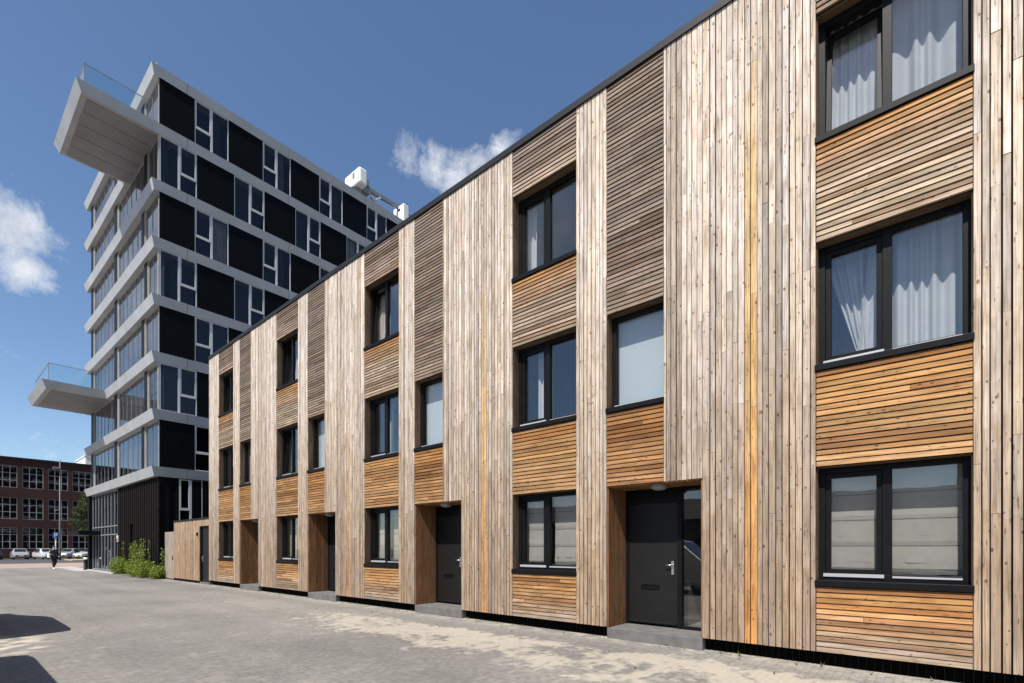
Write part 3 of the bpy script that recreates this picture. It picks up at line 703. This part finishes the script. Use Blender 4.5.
def tworld(x, y, z): return Vector((tw.location.x + ct * x - st_ * y, tw.location.y + st_ * x + ct * y, z))
ZR = ZB + 7 * ST
cr = thing('facade_crane', 'white boxed facade cleaning crane on the tower roof', 'roof crane', tworld(13.5, 2.35, ZR), TR)
m = MB(); m.box(-.34, .36, -1.0, 1.05, 1.95, 3.15); hb = m.build('counterweight_housing', WHITE, cr, .14)
B(-.352, -.342, -.35, -.1, 2.5, 2.95).build('vent', GREYM, hb)
m = MB(); m.lathe((0, 0, 1.35), [(.42, .58), (.36, .2), (.25, 0)], 14); m.box(.37, 1.0, -.3, .3, 2.0, 2.7); m.box(.6, .9, -.45, .45, 2.5, 2.95); m.build('slewing_head', GREYM, cr)
m = MB(); m.tube([(.0, 0, 0), (0, 0, 1.35)], .2, 10); m.box(-.6, .6, -.5, .5, 0, .25); m.build('mast', TFRAME, cr)
m = MB(); m.hexa([(1.0, -.12, 2.45), (4.3, -.10, 2.62), (4.3, .10, 2.62), (1.0, .12, 2.45), (1.0, -.12, 2.75), (4.3, -.10, 2.88), (4.3, .10, 2.88), (1.0, .12, 2.75)]); m.build('boom', GREYM, cr)
m = MB(); m.tube([(.9, -.3, 2.2), (1.4, -.3, 1.75), (2.0, -.3, 2.3)], .07, 6); m.tube([(1.4, .2, 2.3), (1.9, .2, 1.7), (2.1, .2, 1.3)], .06, 6); m.box(1.3, 2.1, -.3, .3, 1.55, 1.8); m.build('hoist', TFRAME, cr)
m = MB(); m.box(3.9, 4.45, -.75, .6, 1.2, 2.75); hd = m.build('end_cabinet', WHITE, cr, .06)
B(3.888, 3.898, -.3, -.05, 2.3, 2.5).build('vent', TDARK, hd)
m = MB(); m.box(4.46, 4.62, -.3, .3, 1.3, 3.25); m.tube([(4.6, 0, 3.0), (5.6, 0, 2.4)], .05, 6); m.box(4.6, 5.1, -.2, .2, 2.0, 2.25); m.build('jib_head', GREYM, cr)

# ------------------------------------------------------------------ ground
def sheet(name, x0, x1, y0, y1, z, m, nx=1, ny=1):
    mb = MB(); mb.face([(x0, y0, z), (x1, y0, z), (x1, y1, z), (x0, y1, z)]); return struct(mb.build(name, m))
sheet('ground', -900, 900, -900, 900, -.012, EARTH)
sheet('street_paving', -26, 30, -60, 55, 0, PAVE)
sheet('brick_road', -60, 80, 55, 71, -.004, PINK)
sheet('shadowed_asphalt_road', -80, 100, 71, 101.8, -.008, SHADOW_ASPH)  # dark surface stands in for the shadow lying across this road
struct(B(-60, 80, 54.85, 55.1, -.02, .012).build('kerb', KERB))
struct(B(11.2, 40, 80.5, 88, -.02, .12).build('grass_verge', STRAW))
struct(B(11.0, 40.2, 80.25, 80.48, -.02, .13).build('verge_kerb', KERB))
struct(B(7.15, 7.42, 38.6, 55, -.02, .05).build('pavement_edge', KERB))
struct(B(6.4, 7.3, 44.2, 55, -.018, .02).build('pavement', KERB))
struct(B(7.12, 8.02, 30.25, 38.5, -.02, .035).build('planting_bed', EARTH))

# weeds rooted along the plinth and the sand
w = MB(); rw = random.Random(3)
for _ in range(70):
    cx, cy = FX - rw.uniform(.0, .16), rw.uniform(-2, 22)
    if rw.random() < .25: cx = FX - rw.uniform(.2, 2.0)
    for _ in range(rw.randint(3, 9)):
        a = rw.uniform(0, 6.28); l = rw.uniform(.02, .075); wd = .006; dx, dy = math.cos(a) * l * .7, math.sin(a) * l * .7
        k = rw.uniform(.5, 1.3)
        w.face([(cx - wd * math.sin(a), cy + wd * math.cos(a), 0.002), (cx + wd * math.sin(a), cy - wd * math.cos(a), .002), (cx + dx, cy + dy, l)], (k, k, k * .8))
wo = w.build('weeds', LEAF); wo['kind'] = 'stuff'

# ------------------------------------------------------------------ planting along the tower
def leaves(mb, c, rad, n, size, r, up=.3, shade=(.55, 1.4)):
    for _ in range(n):
        while True:
            p = Vector((r.uniform(-1, 1), r.uniform(-1, 1), r.uniform(-1, 1)))
            if .25 < p.length < 1: break
        q = Vector(c) + Vector((p.x * rad[0], p.y * rad[1], p.z * rad[2]))
        a = Vector((r.uniform(-1, 1), r.uniform(-1, 1), r.uniform(-.3, 1))).normalized(); b = a.cross(Vector((r.uniform(-1, 1), r.uniform(-1, 1), r.uniform(-1, 1)))).normalized()
        s = size * r.uniform(.6, 1.3); k = r.uniform(*shade); h = r.uniform(.7, 1.2)
        mb.face([q - b * s * .35, q + a * s * .5 - b * s * .1, q + a * s, q + b * s * .35 + a * s * .3], (k * h, k, k * .8))
def shrub(name, label, x, y, w, h, spikes, seed, n=2600):
    r = random.Random(seed); t = thing(name, label, 'shrub', (x, y, 0), 0, 'shrubs along the foot of the tower')
    m = MB()
    for _ in range(6):
        cx, cy = r.uniform(-w * .5, w * .5), r.uniform(-w * .5, w * .5); hh = h * r.uniform(.75, 1.05)
        leaves(m, (cx * .7, cy, hh * .5), (w * .42, w * .45, hh * .5), n // 6, .085, r)
    st = MB()
    for _ in range(spikes):
        cx, cy = r.uniform(-w * .35, w * .35), r.uniform(-w * .6, w * .6); hh = h * r.uniform(1.4, 2.05)
        st.tube([(cx, cy, 0), (cx + r.uniform(-.08, .08), cy + r.uniform(-.1, .1), hh)], [.012, .005], 4)
        for _ in range(70):
            zz = h * .5 + (hh - h * .5) * r.random(); leaves(m, (cx, cy, zz), (.08, .08, .08), 1, .10, r)
    for _ in range(5): st.tube([(0, r.uniform(-w * .3, w * .3), 0), (r.uniform(-w * .3, w * .3), r.uniform(-w * .4, w * .4), h * .7)], [.018, .007], 4)
    m.build('foliage', LEAF, t); st.build('stem', STEMM, t)
for a in (('rounded_shrub', 'small round shrub standing alone left of the taller planting', 7.5, 37.6, .95, 1.15, 1, 1),
          ('flowering_shrub', 'tall spiky shrub at the left end of the large bed', 7.5, 34.6, 1.1, .95, 8, 2),
          ('flowering_shrub', 'dense shrub with many upright shoots in the middle of the large bed', 7.5, 33.3, 1.15, 1.0, 9, 3),
          ('flowering_shrub', 'tallest shooting shrub toward the right of the large bed', 7.5, 31.9, 1.1, 1.05, 8, 4),
          ('low_shrub', 'low leafy shrub at the right end, nearest the grey gate', 7.6, 30.7, .8, .75, 2, 5)):
    shrub(*a)

# ------------------------------------------------------------------ street tree beyond the tower
def tree(label, x, y, h, cr, seed, n=11000):
    r = random.Random(seed); t = thing('street_tree', label, 'tree', (x, y, 0))
    k = MB(); k.tube([(0, 0, 0), (.08, .05, h * .25), (0, .1, h * .5), (.1, 0, h * .8)], [.2, .16, .11, .04], 8)
    m = MB()
    for i in range(15):
        a = r.uniform(0, 6.28); z = h * r.uniform(.30, .92); rad = cr * (1 - abs(z / h - .55) * 1.1) * r.uniform(.35, .95)
        c = (math.cos(a) * rad, math.sin(a) * rad, z)
        k.tube([(0, .05, z * .75), (c[0] * .6, c[1] * .6, z * .93), c], [.07, .045, .015], 5)
        s = cr * r.uniform(.28, .48); leaves(m, c, (s, s, s * .8), n // 15, .22, r, shade=(.5, 1.5))
    k.build('trunk', STEMM, t); m.build('crown', TREELEAF, t)
tree('dark green street tree half hidden behind the tower', 14.2, 84.5, 9.6, 2.5, 5)

# ------------------------------------------------------------------ brick factory across the far road
bf = thing('brick_factory', 'long dark red brick building with large white gridded windows', 'building', (0, 105, 0))
bx0, bx1 = -32.0, 62.0; bays = []
x = 8.71 - 2.87 * 13
while x < bx1 - 3: bays.append((x, x + 2.32)); x += 2.87
rows = ((1.5, 4.7), (5.95, 9.2), (10.7, 14.0)); BHT = 15.0
m = MB(); xs = bx0
for (a, b) in bays:
    if a < bx0 + .3: continue
    m.box(xs, a, 0, .5, 0, BHT)
    zz = 0
    for (c, d) in rows: m.box(a, b, 0, .5, zz, c); zz = d
    m.box(a, b, 0, .5, zz, BHT); xs = b
m.box(xs, bx1, 0, .5, 0, BHT); m.box(bx0, bx1, 14.5, 15, 0, BHT); m.box(bx0, bx0 + .5, .5, 14.5, 0, BHT); m.box(bx1 - .5, bx1, .5, 14.5, 0, BHT)
m.build('wall', REDBRICK, bf)
MB().box(bx0 - .15, bx1 + .15, -.15, .4, BHT + .002, BHT + .28).build('cornice', CAP, bf)
B(bx0, bx1, .4, 15, BHT - .3, BHT - .02).build('roof', ROOFM, bf)
B(bx0 + .6, bx1 - .6, 1.6, 14, 0, BHT - .4).build('interior', CORE, bf)
fw = plain('factory_frame', (.30, .30, .29), .6); FGL = glass('factory_glass', (.6, .62, .62), .16, 3.)
for (a, b) in bays:
    if a < -4 or a > 32: continue
    for ri, (c, d) in enumerate(rows):
        m = MB(); ringframe_y = lambda x0, x1, z0, z1, w: (m.box(x0, x0 + w, .12, .2, z0, z1), m.box(x1 - w, x1, .12, .2, z0, z1), m.box(x0 + w, x1 - w, .12, .2, z0, z0 + w), m.box(x0 + w, x1 - w, .12, .2, z1 - w, z1))
        ringframe_y(a, b, c, d, .07)
        for q in (1, 2): xx = a + (b - a) * q / 3; m.box(xx - .04, xx + .04, .13, .2, c + .07, d - .07)
        for q in (1, 2): zz = c + (d - c) * q / 3; m.box(a + .07, b - .07, .14, .19, zz - .035, zz + .035)
        wo = m.build('window', fw, bf)
        if (int(a * 3) + ri) % 3 == 0: ringframe_y((a + b) / 2 - .3, (a + b) / 2 + .42, c + .07, d - 1.1, .09)
        B(a + .03, b - .03, .16, .175, c + .03, d - .03).build('pane', FGL, wo)
# pale block beyond it
pb = thing('white_block', 'white flat roofed block showing above the brick building', 'building', (24.4, 160, 0))
m = MB()
m.box(0, 18, 0, 12, 0, 24.4); m.build('wall', PLASTER, pb); B(-.15, 18.15, -.15, 12.15, 24.402, 24.7).build('roof', PLASTER, pb)
for i in range(5):
    for z in (14, 17.2, 20.4): B(1 + i * 3.4, 2.4 + i * 3.4, -.05, -.002, z, z + 1.6).build('window', FRAME, pb)

# ------------------------------------------------------------------ vehicles
TYRE = plain('tyre_rubber', (.012, .012, .012), .85); RIM = plain('wheel_rim', (.35, .35, .36), .35, .7)
CGL = plain('car_glass', (.012, .014, .017), .08, 0, .1, 2, 0, .6); LPOST = plain('lamp_post_grey', (.10, .10, .105), .6, .2); LAMPG = plain('headlamp_lens', (.6, .62, .62), .12); TAIL = plain('tail_lamp', (.35, .02, .015), .2)
def paint(name, c):
    m = plain(name, c, .28, .15, .04, 2); m.node_tree.nodes['Principled BSDF'].inputs['Coat Weight'].default_value = .7; return m
P_WHITE = paint('car_paint_white', (.60, .60, .59)); P_SILV = paint('car_paint_silver', (.38, .39, .40)); P_GREY = paint('car_paint_grey', (.10, .105, .11)); P_DARK = paint('car_paint_dark', (.02, .022, .03))
CARSEC = [(-2.12, .62, .60, .42, .66), (-2.02, .80, .74, .30, .80), (-1.2, .88, .78, .24, .98), (-.98, .89, .74, .24, 1.04), (-.32, .89, .62, .24, 1.46), (.3, .89, .63, .24, 1.54), (1.15, .89, .62, .24, 1.50), (1.82, .87, .60, .26, 1.12), (2.06, .82, .66, .32, 1.0), (2.12, .74, .60, .42, .85)]
VANSEC = [(-2.42, .70, .66, .42, .80), (-2.3, .92, .84, .30, 1.0), (-1.72, .96, .86, .26, 1.16), (-.85, .97, .76, .26, 1.86), (-.4, .97, .78, .26, 1.95), (1.9, .97, .78, .26, 1.95), (2.25, .96, .77, .28, 1.90), (2.36, .90, .74, .36, 1.72), (2.40, .86, .72, .42, 1.1)]
def vehicle(name, label, cat, loc, rz, pm, sec, group=None, van=False):
    t = thing(name, label, cat, loc, rz, group); m = MB(); rings = []
    belt = 1.12 if van else .92
    for (l, w, wt, zb, zt) in sec:
        bz = min(belt, zt - .05); ring = [(-w * .93, l, zb), (-w, l, zb + .16), (-w, l, bz * .75), (-w * .98, l, bz), (-wt, l, zt - .03), (-wt * .94, l, zt), (wt * .94, l, zt), (wt, l, zt - .03), (w * .98, l, bz), (w, l, bz * .75), (w, l, zb + .16), (w * .93, l, zb)]
        rings.append(ring)
    for a, b in zip(rings, rings[1:]):
        n = len(a)
        for j in range(n): m.face([a[j], a[(j + 1) % n], b[(j + 1) % n], b[j]], smooth=False)
    m.face(rings[0][::-1]); m.face(rings[-1]); m.build('body', pm, t)
    # glazing set a few millimetres proud of the shell
    hi = [i for i, s in enumerate(sec) if s[4] > belt + .25]; i0, i1 = hi[0], hi[-1]
    def lift(pts, o=.006):
        v = [Vector(p) for p in pts]; n = (v[1] - v[0]).cross(v[2] - v[0]).normalized()
        c = sum(v, Vector()) / len(v)
        if n.dot(c - Vector((0, 0, .8))) < 0: n = -n
        q = [c + (p - c) * .93 + n * o for p in v]; return q
    a, b = rings[i0 - 1], rings[i0]
    MB().face(lift([a[5], b[5], b[6], a[6]], .008)).build('windscreen', CGL, t)
    a, b = rings[i1 + 1], rings[i1]
    if not van: MB().face(lift([a[5], b[5], b[6], a[6]], .008)).build('rear_window', CGL, t)
    else: MB().face(lift([(-.6, 2.385, 1.25), (.6, 2.385, 1.25), (.6, 2.37, 1.68), (-.6, 2.37, 1.68)], .01)).build('rear_window', CGL, t)
    for s, (j, k) in ((-1, (3, 4)), (1, (8, 7))):
        last = i0 + 1 if van else i1
        for q in range(i0, last):
            if q >= i1: break
            a, b = rings[q], rings[q + 1]; MB().face(lift([a[j], b[j], b[k], a[k]])).build('side_window', CGL, t)
    lx = sec[1][1] - .2
    for s in (-1, 1):
        for l in (sec[0][0] + .78, sec[-1][0] - .78):
            w = MB().lathe((s * (sec[4][1] - .17), l, .32), [(.20, -.1), (.30, -.11), (.32, -.06), (.32, .06), (.30, .11), (.20, .1)], 18, 'x').build('wheel', TYRE, t)
            MB().lathe((s * (sec[4][1] - .17), l, .32), [(.19, .098 * s), (.17, .112 * s), (.05, .10 * s)], 14, 'x').build('rim', RIM, w)
        MB().hexa([(s * lx - .15, sec[1][0] - .03, .60), (s * lx + .15, sec[1][0] - .0, .60), (s * lx + .15, sec[1][0] + .1, .60), (s * lx - .15, sec[1][0] + .1, .60),
                   (s * lx - .15, sec[1][0] - .01, .73), (s * lx + .15, sec[1][0] + .02, .73), (s * lx + .15, sec[1][0] + .12, .73), (s * lx - .15, sec[1][0] + .12, .73)]).build('headlight', LAMPG, t)
        B(s * .72 - .09, s * .72 + .09, sec[-1][0] - .12, sec[-1][0] - .02 if not van else sec[-1][0] + .0, .72, .95).build('tail_light', TAIL, t)
        MB().box(s * (sec[4][1] + .02) - .07, s * (sec[4][1] + .02) + .07, sec[3][0] + .15, sec[3][0] + .25, .98, 1.1).build('wing_mirror', pm, t)
    B(-.5, .5, sec[0][0] - .02, sec[0][0] + .06, .44, .58).build('grille', TYRE, t)
    B(-.26, .26, sec[0][0] - .035, sec[0][0] - .021, .45, .56).build('number_plate', WHITE, t)
    return t
G = 'cars parked along the brick building'
vehicle('parked_car', 'silver car parked nose out, leftmost before the brick building', 'car', (7.9, 98.5, 0), 0, P_SILV, CARSEC, G)
vehicle('parked_car', 'white car second from left, partly behind the walking person', 'car', (10.5, 98.0, 0), R(12), P_WHITE, CARSEC, G)
vehicle('parked_car', 'silver car behind the street lamp post', 'car', (13.2, 98.0, 0), R(-38), P_SILV, CARSEC, G)
vehicle('parked_car', 'white car nearest the tower, right of the lamp post', 'car', (14.9, 93.0, 0), R(-60), P_WHITE, CARSEC, G)
vehicle('parked_car', 'dark car in the gap between the two white cars', 'car', (5.3, 98.6, 0), 0, P_DARK, CARSEC, G)
vehicle('parked_car', 'dark car at the right end beside the tree', 'car', (17.6, 98.4, 0), R(8), P_DARK, CARSEC, G)
vehicle('parked_van', 'grey van parked across the street casting the far shadow on the paving', 'van', (-.36, 14.75, 0), R(180), P_GREY, VANSEC)
vehicle('parked_van', 'white van parked across the street casting the near shadow on the paving', 'van', (-1.18, 7.8, 0), 0, P_WHITE, VANSEC)

# ------------------------------------------------------------------ street furniture
lp = thing('street_lamp', 'tall slim grey street lamp beyond the walking person', 'street lamp', (10.9, 88.5, 0))
MB().tube([(0, 0, 0), (0, 0, 1.2), (0, 0, 13.4)], [.14, .12, .06], 10).build('pole', LPOST, lp)
MB().tube([(0, 0, 12.0), (-.2, -.1, 12.2), (-.3, -.1, 12.2)], .05, 6).build('arm', LPOST, lp)
MB().hexa([(-.75, -.3, 12.1), (.1, -.3, 12.1), (.1, .1, 12.1), (-.75, .1, 12.1), (-.65, -.25, 12.35), (.1, -.25, 12.35), (.1, .05, 12.35), (-.65, .05, 12.35)]).build('lamp_head', LPOST, lp, .04)
MB().box(-.6, -.1, -.08, -.03, 6.6, 6.68).build('bracket', TFRAME, lp)
sg = thing('parking_sign', 'blue parking sign on a thin pole above the walking person', 'sign', (9.25, 78, 0))
MB().tube([(0, 0, 0), (0, 0, 3.45)], .045, 8).build('pole', WHITE, sg)
pl = B(-.30, .30, -.075, -.05, 2.75, 3.45).build('sign_plate', BLUEP, sg)
m = MB(); m.box(-.15, -.06, -.082, -.076, 2.85, 3.35); m.box(-.06, .12, -.082, -.076, 3.27, 3.35); m.box(-.06, .12, -.082, -.076, 3.05, 3.13); m.box(.05, .14, -.082, -.076, 3.13, 3.27); m.build('letter', WHITE, pl)
BG = 'bollards at the tower corner'
for i, (x, y, lab) in enumerate(((7.1, 46.5, 'dark bollard left of the tower entrance, nearest the street'), (7.9, 48.6, 'dark bollard farther back by the tower end'))):
    b = thing('bollard', lab, 'bollard', (x, y, 0), 0, BG)
    MB().lathe((0, 0, 0), [(.11, 0), (.11, .95), (.09, 1.04), (.03, 1.08)], 12).build('post', TDARK, b); MB().lathe((0, 0, .8), [(.113, 0), (.113, .12)], 12).build('reflective_band', WHITE, b)
ba = thing('barrier_gate', 'white barrier arm across the car park entry beside the tower', 'barrier', (14.2, 84, .12))
MB().box(-.15, .15, -.15, .15, 0, 1.0).build('post', WHITE, ba); MB().box(.1, 3.6, -.04, .04, .82, .92).build('arm', WHITE, ba)

# ------------------------------------------------------------------ person
SKIN = plain('skin', (.45, .27, .19), .6); JACK = plain('dark_jacket', (.014, .016, .026), .8); TROU = plain('black_trousers', (.012, .012, .013), .85); HAIR = plain('dark_hair', (.03, .02, .012), .7); SHOE = plain('white_shoes', (.7, .7, .68), .6); SHIRT = plain('pale_bag', (.55, .53, .50), .8)
def skin(name, verts, edges, radii, mat_, parent, root=0, sub=2):
    me = bpy.data.meshes.new(name); me.from_pydata(verts, edges, []); o = bpy.data.objects.new(name, me); COL.objects.link(o)
    sm = o.modifiers.new('s', 'SKIN'); sd = o.modifiers.new('d', 'SUBSURF'); sd.levels = sd.render_levels = sub
    for i, r in enumerate(radii): me.skin_vertices[0].data[i].radius = (r, r) if not isinstance(r, tuple) else r
    me.skin_vertices[0].data[root].use_root = True
    dg = bpy.context.evaluated_depsgraph_get(); ev = o.evaluated_get(dg); nm = bpy.data.meshes.new_from_object(ev)
    bpy.data.objects.remove(o); nm.name = name; nm.materials.clear(); nm.materials.append(mat_)
    for p in nm.polygons: p.use_smooth = True
    q = bpy.data.objects.new(name, nm); COL.objects.link(q); q.parent = parent; return q
pe = thing('person', 'person in dark jacket and black trousers walking across the paving', 'person', (5.93, 50.9, 0), R(200))
# faces +y in own frame, mid-stride
J = [(0, 0, .93), (0, .01, 1.12), (0, .0, 1.35), (0, .0, 1.47), (0, .02, 1.56), (0, .03, 1.66),       # 0-5 pelvis..head
     (.10, 0, .90), (.11, .14, .50), (.11, .20, .10), (.11, .36, .04),                                 # 6-9 front leg
     (-.10, 0, .90), (-.11, .02, .50), (-.11, -.28, .14), (-.11, -.14, .04),                             # 10-13 rear leg
     (.18, 0, 1.40), (.23, -.08, 1.13), (.24, .06, .92), (.24, .10, .84),                                # 14-17 arm
     (-.18, 0, 1.40), (-.23, .02, 1.13), (-.23, .18, .96), (-.23, .23, .90)]                              # 18-21 arm
E_ = [(0, 1), (1, 2), (2, 3), (3, 4), (4, 5), (0, 6), (6, 7), (7, 8), (8, 9), (0, 10), (10, 11), (11, 12), (12, 13), (2, 14), (14, 15), (15, 16), (16, 17), (2, 18), (18, 19), (19, 20), (20, 21)]
Rr = [.13, .12, .13, .055, .08, .095, .085, .06, .042, .035, .085, .06, .042, .035, .055, .042, .034, .03, .055, .042, .034, .03]
skin('body', J, E_, Rr, SKIN, pe)
skin('jacket', [J[i] for i in (0, 1, 2, 14, 15, 16, 18, 19, 20)] + [(0, 0, .84), (0, 0, 1.43)], [(0, 1), (1, 2), (2, 3), (3, 4), (4, 5), (2, 6), (6, 7), (7, 8), (0, 9), (2, 10)], [.165, .155, .165, .085, .07, .055, .085, .07, .055, .17, .085], JACK, pe)
skin('trousers', [J[i] for i in (0, 6, 7, 8, 10, 11, 12)], [(0, 1), (1, 2), (2, 3), (0, 4), (4, 5), (5, 6)], [.14, .105, .08, .062, .105, .08, .062], TROU, pe)
for a, b in ((8, 9), (12, 13)):
    p, q = Vector(J[a]), Vector(J[b]); skin('shoe', [tuple(p + Vector((0, -.04, -.05))), tuple((p + q) / 2 + Vector((0, 0, -.02))), tuple(q)], [(0, 1), (1, 2)], [.055, .055, .045], SHOE, pe)
skin('hair', [(0, -.02, 1.62), (0, -.01, 1.70), (0, .02, 1.755)], [(0, 1), (1, 2)], [.105, .108, .08], HAIR, pe)
m = MB()
for s in (-1, 1): m.lathe((s * .035, .112, 1.66), [(.004, -.01), (.012, 0), (.004, .008)], 8, 'y')
m.build('eyes', TROU, pe); MB().hexa([(-.014, .11, 1.61), (.014, .11, 1.61), (.014, .09, 1.61), (-.014, .09, 1.61), (-.007, .12, 1.65), (.007, .12, 1.65), (.007, .09, 1.65), (-.007, .09, 1.65)]).build('nose', SKIN, pe)
bag = thing('shoulder_bag', 'pale bag carried on the side of the walking person', 'bag', (5.93, 50.9, 0), R(200))
MB().box(.26, .36, -.17, .13, .86, 1.18).build('bag_body', SHIRT, bag, .03); MB().tube([(.31, -.1, 1.17), (.26, -.03, 1.42), (.31, .08, 1.17)], .014, 6).build('strap', SHIRT, bag)

# ------------------------------------------------------------------ street side behind the camera (seen mirrored in the panes)
def rowback(label, y0, y1, x, eave, ridge, spire=None):
    t = thing('brick_row', label, 'building', (x, y0, 0)); L = y1 - y0
    m = MB(); m.box(-8, 0, 0, L, 0, eave); m.build('wall', OPPBRICK, t)
    m = MB(); m.hexa([(-8.3, -.2, eave + .003), (.35, -.2, eave + .003), (.35, L + .2, eave + .003), (-8.3, L + .2, eave + .003), (-4.2, -.2, ridge), (-3.9, -.2, ridge), (-3.9, L + .2, ridge), (-4.2, L + .2, ridge)]); rf = m.build('roof', ROOFTILE, t)
    y = 1.5
    while y < L - 2:
        w = MB(); w.box(.002, .06, y, y + 1.2, 1.0, 2.5); w.build('window', CGL, t); y += 3.2
    if spire: MB().box(-1.2, -.8, spire - y0 - .2, spire - y0 + .2, eave, ridge + 2.4).build('chimney', OPPBRICK, rf)
rowback('low brick row with dark tiled roof and chimney behind the camera', -26, 8, -26, 3.6, 6.0, -1.5)
rowback('long low brick workshop with dark roof behind the parked vans', 10, 46, -27, 4.2, 6.4)

# ------------------------------------------------------------------ light, sky
to_sun = Vector((-1, -.18, 1.42)).normalized()
sl = bpy.data.lights.new('sun', 'SUN'); so = bpy.data.objects.new('sun', sl); COL.objects.link(so)
sl.energy = 5.0; sl.angle = R(.5); sl.color = (1, .955, .89)
so.rotation_euler = (-to_sun).to_track_quat('-Z', 'Y').to_euler()
wd = bpy.data.worlds.new('World'); scn.world = wd; wd.use_nodes = True; nt = wd.node_tree; L = nt.links.new
bg = nt.nodes['Background']
sky = N(nt, 'ShaderNodeTexSky'); sky.sky_type = 'NISHITA'; sky.sun_disc = False
sky.sun_elevation = math.asin(to_sun.z); sky.sun_rotation = math.atan2(to_sun.x, to_sun.y) % (2 * math.pi)
sky.air_density = 1.0; sky.dust_density = .3; sky.ozone_density = 3.6; sky.altitude = 0
tc = N(nt, 'ShaderNodeTexCoord')
def dirn(px, py):
    c, s = math.cos(R(49.6)), math.sin(R(49.6)); x = c * (px - 512) + s * F; y = -s * (px - 512) + c * F
    return Vector((x, y, 548 - py)).normalized()
nz = N(nt, 'ShaderNodeTexNoise'); nz.inputs['Scale'].default_value = 11.; nz.inputs['Detail'].default_value = 10; nz.inputs['Roughness'].default_value = .69; nz.inputs['Distortion'].default_value = .22
L(tc.outputs['Generated'], nz.inputs['Vector'])
nzl = N(nt, 'ShaderNodeTexNoise'); nzl.inputs['Scale'].default_value = 2.1; nzl.inputs['Detail'].default_value = 7; L(tc.outputs['Generated'], nzl.inputs['Vector'])
def lump(d, rad, gain):
    v = N(nt, 'ShaderNodeVectorMath'); v.operation = 'DISTANCE'; L(tc.outputs['Generated'], v.inputs[0]); v.inputs[1].default_value = d
    k = N(nt, 'ShaderNodeMapRange'); k.inputs['From Min'].default_value = 0; k.inputs['From Max'].default_value = rad; k.inputs['To Min'].default_value = gain; k.inputs['To Max'].default_value = 0; L(v.outputs['Value'], k.inputs['Value']); return k.outputs[0]
LUMPS = [(8, 228, .075, .78), (26, 268, .055, .66), (44, 286, .04, .5), (64, 252, .045, .44), (488, 184, .078, .80), (502, 150, .045, .72), (460, 182, .062, .68), (434, 172, .055, .60), (408, 158, .045, .54), (15, 358, .04, .26), (30, 432, .12, .17), (80, 425, .09, .15)]
acc = None
for (px, py, rad, g) in LUMPS:
    o = lump(dirn(px, py), rad, g); acc = o if acc is None else math_(nt, 'MAXIMUM', acc, o)
f1 = math_(nt, 'ADD', acc, math_(nt, 'MULTIPLY', math_(nt, 'SUBTRACT', nz.outputs['Fac'], .5), 1.9))
mr = N(nt, 'ShaderNodeMapRange'); mr.inputs['From Min'].default_value = .20; mr.inputs['From Max'].default_value = .80; L(f1, mr.inputs['Value'])
gate = math_(nt, 'MULTIPLY', acc, 6., True); cl = math_(nt, 'MULTIPLY', mr.outputs[0], gate)
# fair weather cloud in the half of the sky behind the camera
sp = N(nt, 'ShaderNodeSeparateXYZ'); L(tc.outputs['Generated'], sp.inputs[0])
bk = N(nt, 'ShaderNodeMapRange'); bk.inputs['From Min'].default_value = .05; bk.inputs['From Max'].default_value = -.4; L(sp.outputs[0], bk.inputs['Value'])
cb = N(nt, 'ShaderNodeMapRange'); cb.inputs['From Min'].default_value = .50; cb.inputs['From Max'].default_value = .68; L(nzl.outputs['Fac'], cb.inputs['Value'])
cl = math_(nt, 'MAXIMUM', cl, math_(nt, 'MULTIPLY', math_(nt, 'MULTIPLY', bk.outputs[0], cb.outputs[0]), .75))
hs = N(nt, 'ShaderNodeHueSaturation'); hs.inputs['Saturation'].default_value = 1.03; hs.inputs['Value'].default_value = 1.08; L(sky.outputs[0], hs.inputs['Color'])
n3 = N(nt, 'ShaderNodeTexNoise'); n3.inputs['Scale'].default_value = 16; n3.inputs['Detail'].default_value = 6; L(tc.outputs['Generated'], n3.inputs['Vector'])
cc = ramp(nt, [(.35, (4.9, 5.2, 5.8)), (.6, (7.6, 7.7, 7.9))]); L(n3.outputs['Fac'], cc.inputs[0])
mx = mixc(nt); L(cl, mx.inputs[0]); L(hs.outputs[0], mx.inputs[6]); L(cc.outputs[0], mx.inputs[7])
L(mx.outputs[2], bg.inputs[0]); bg.inputs[1].default_value = .090

vs = scn.view_settings; vs.view_transform = 'Standard'; vs.look = 'None'; vs.gamma = 1; vs.use_curve_mapping = False; vs.exposure = .62
scn.cycles.max_bounces = 8; scn.cycles.transparent_max_bounces = 16; scn.cycles.use_denoising = True
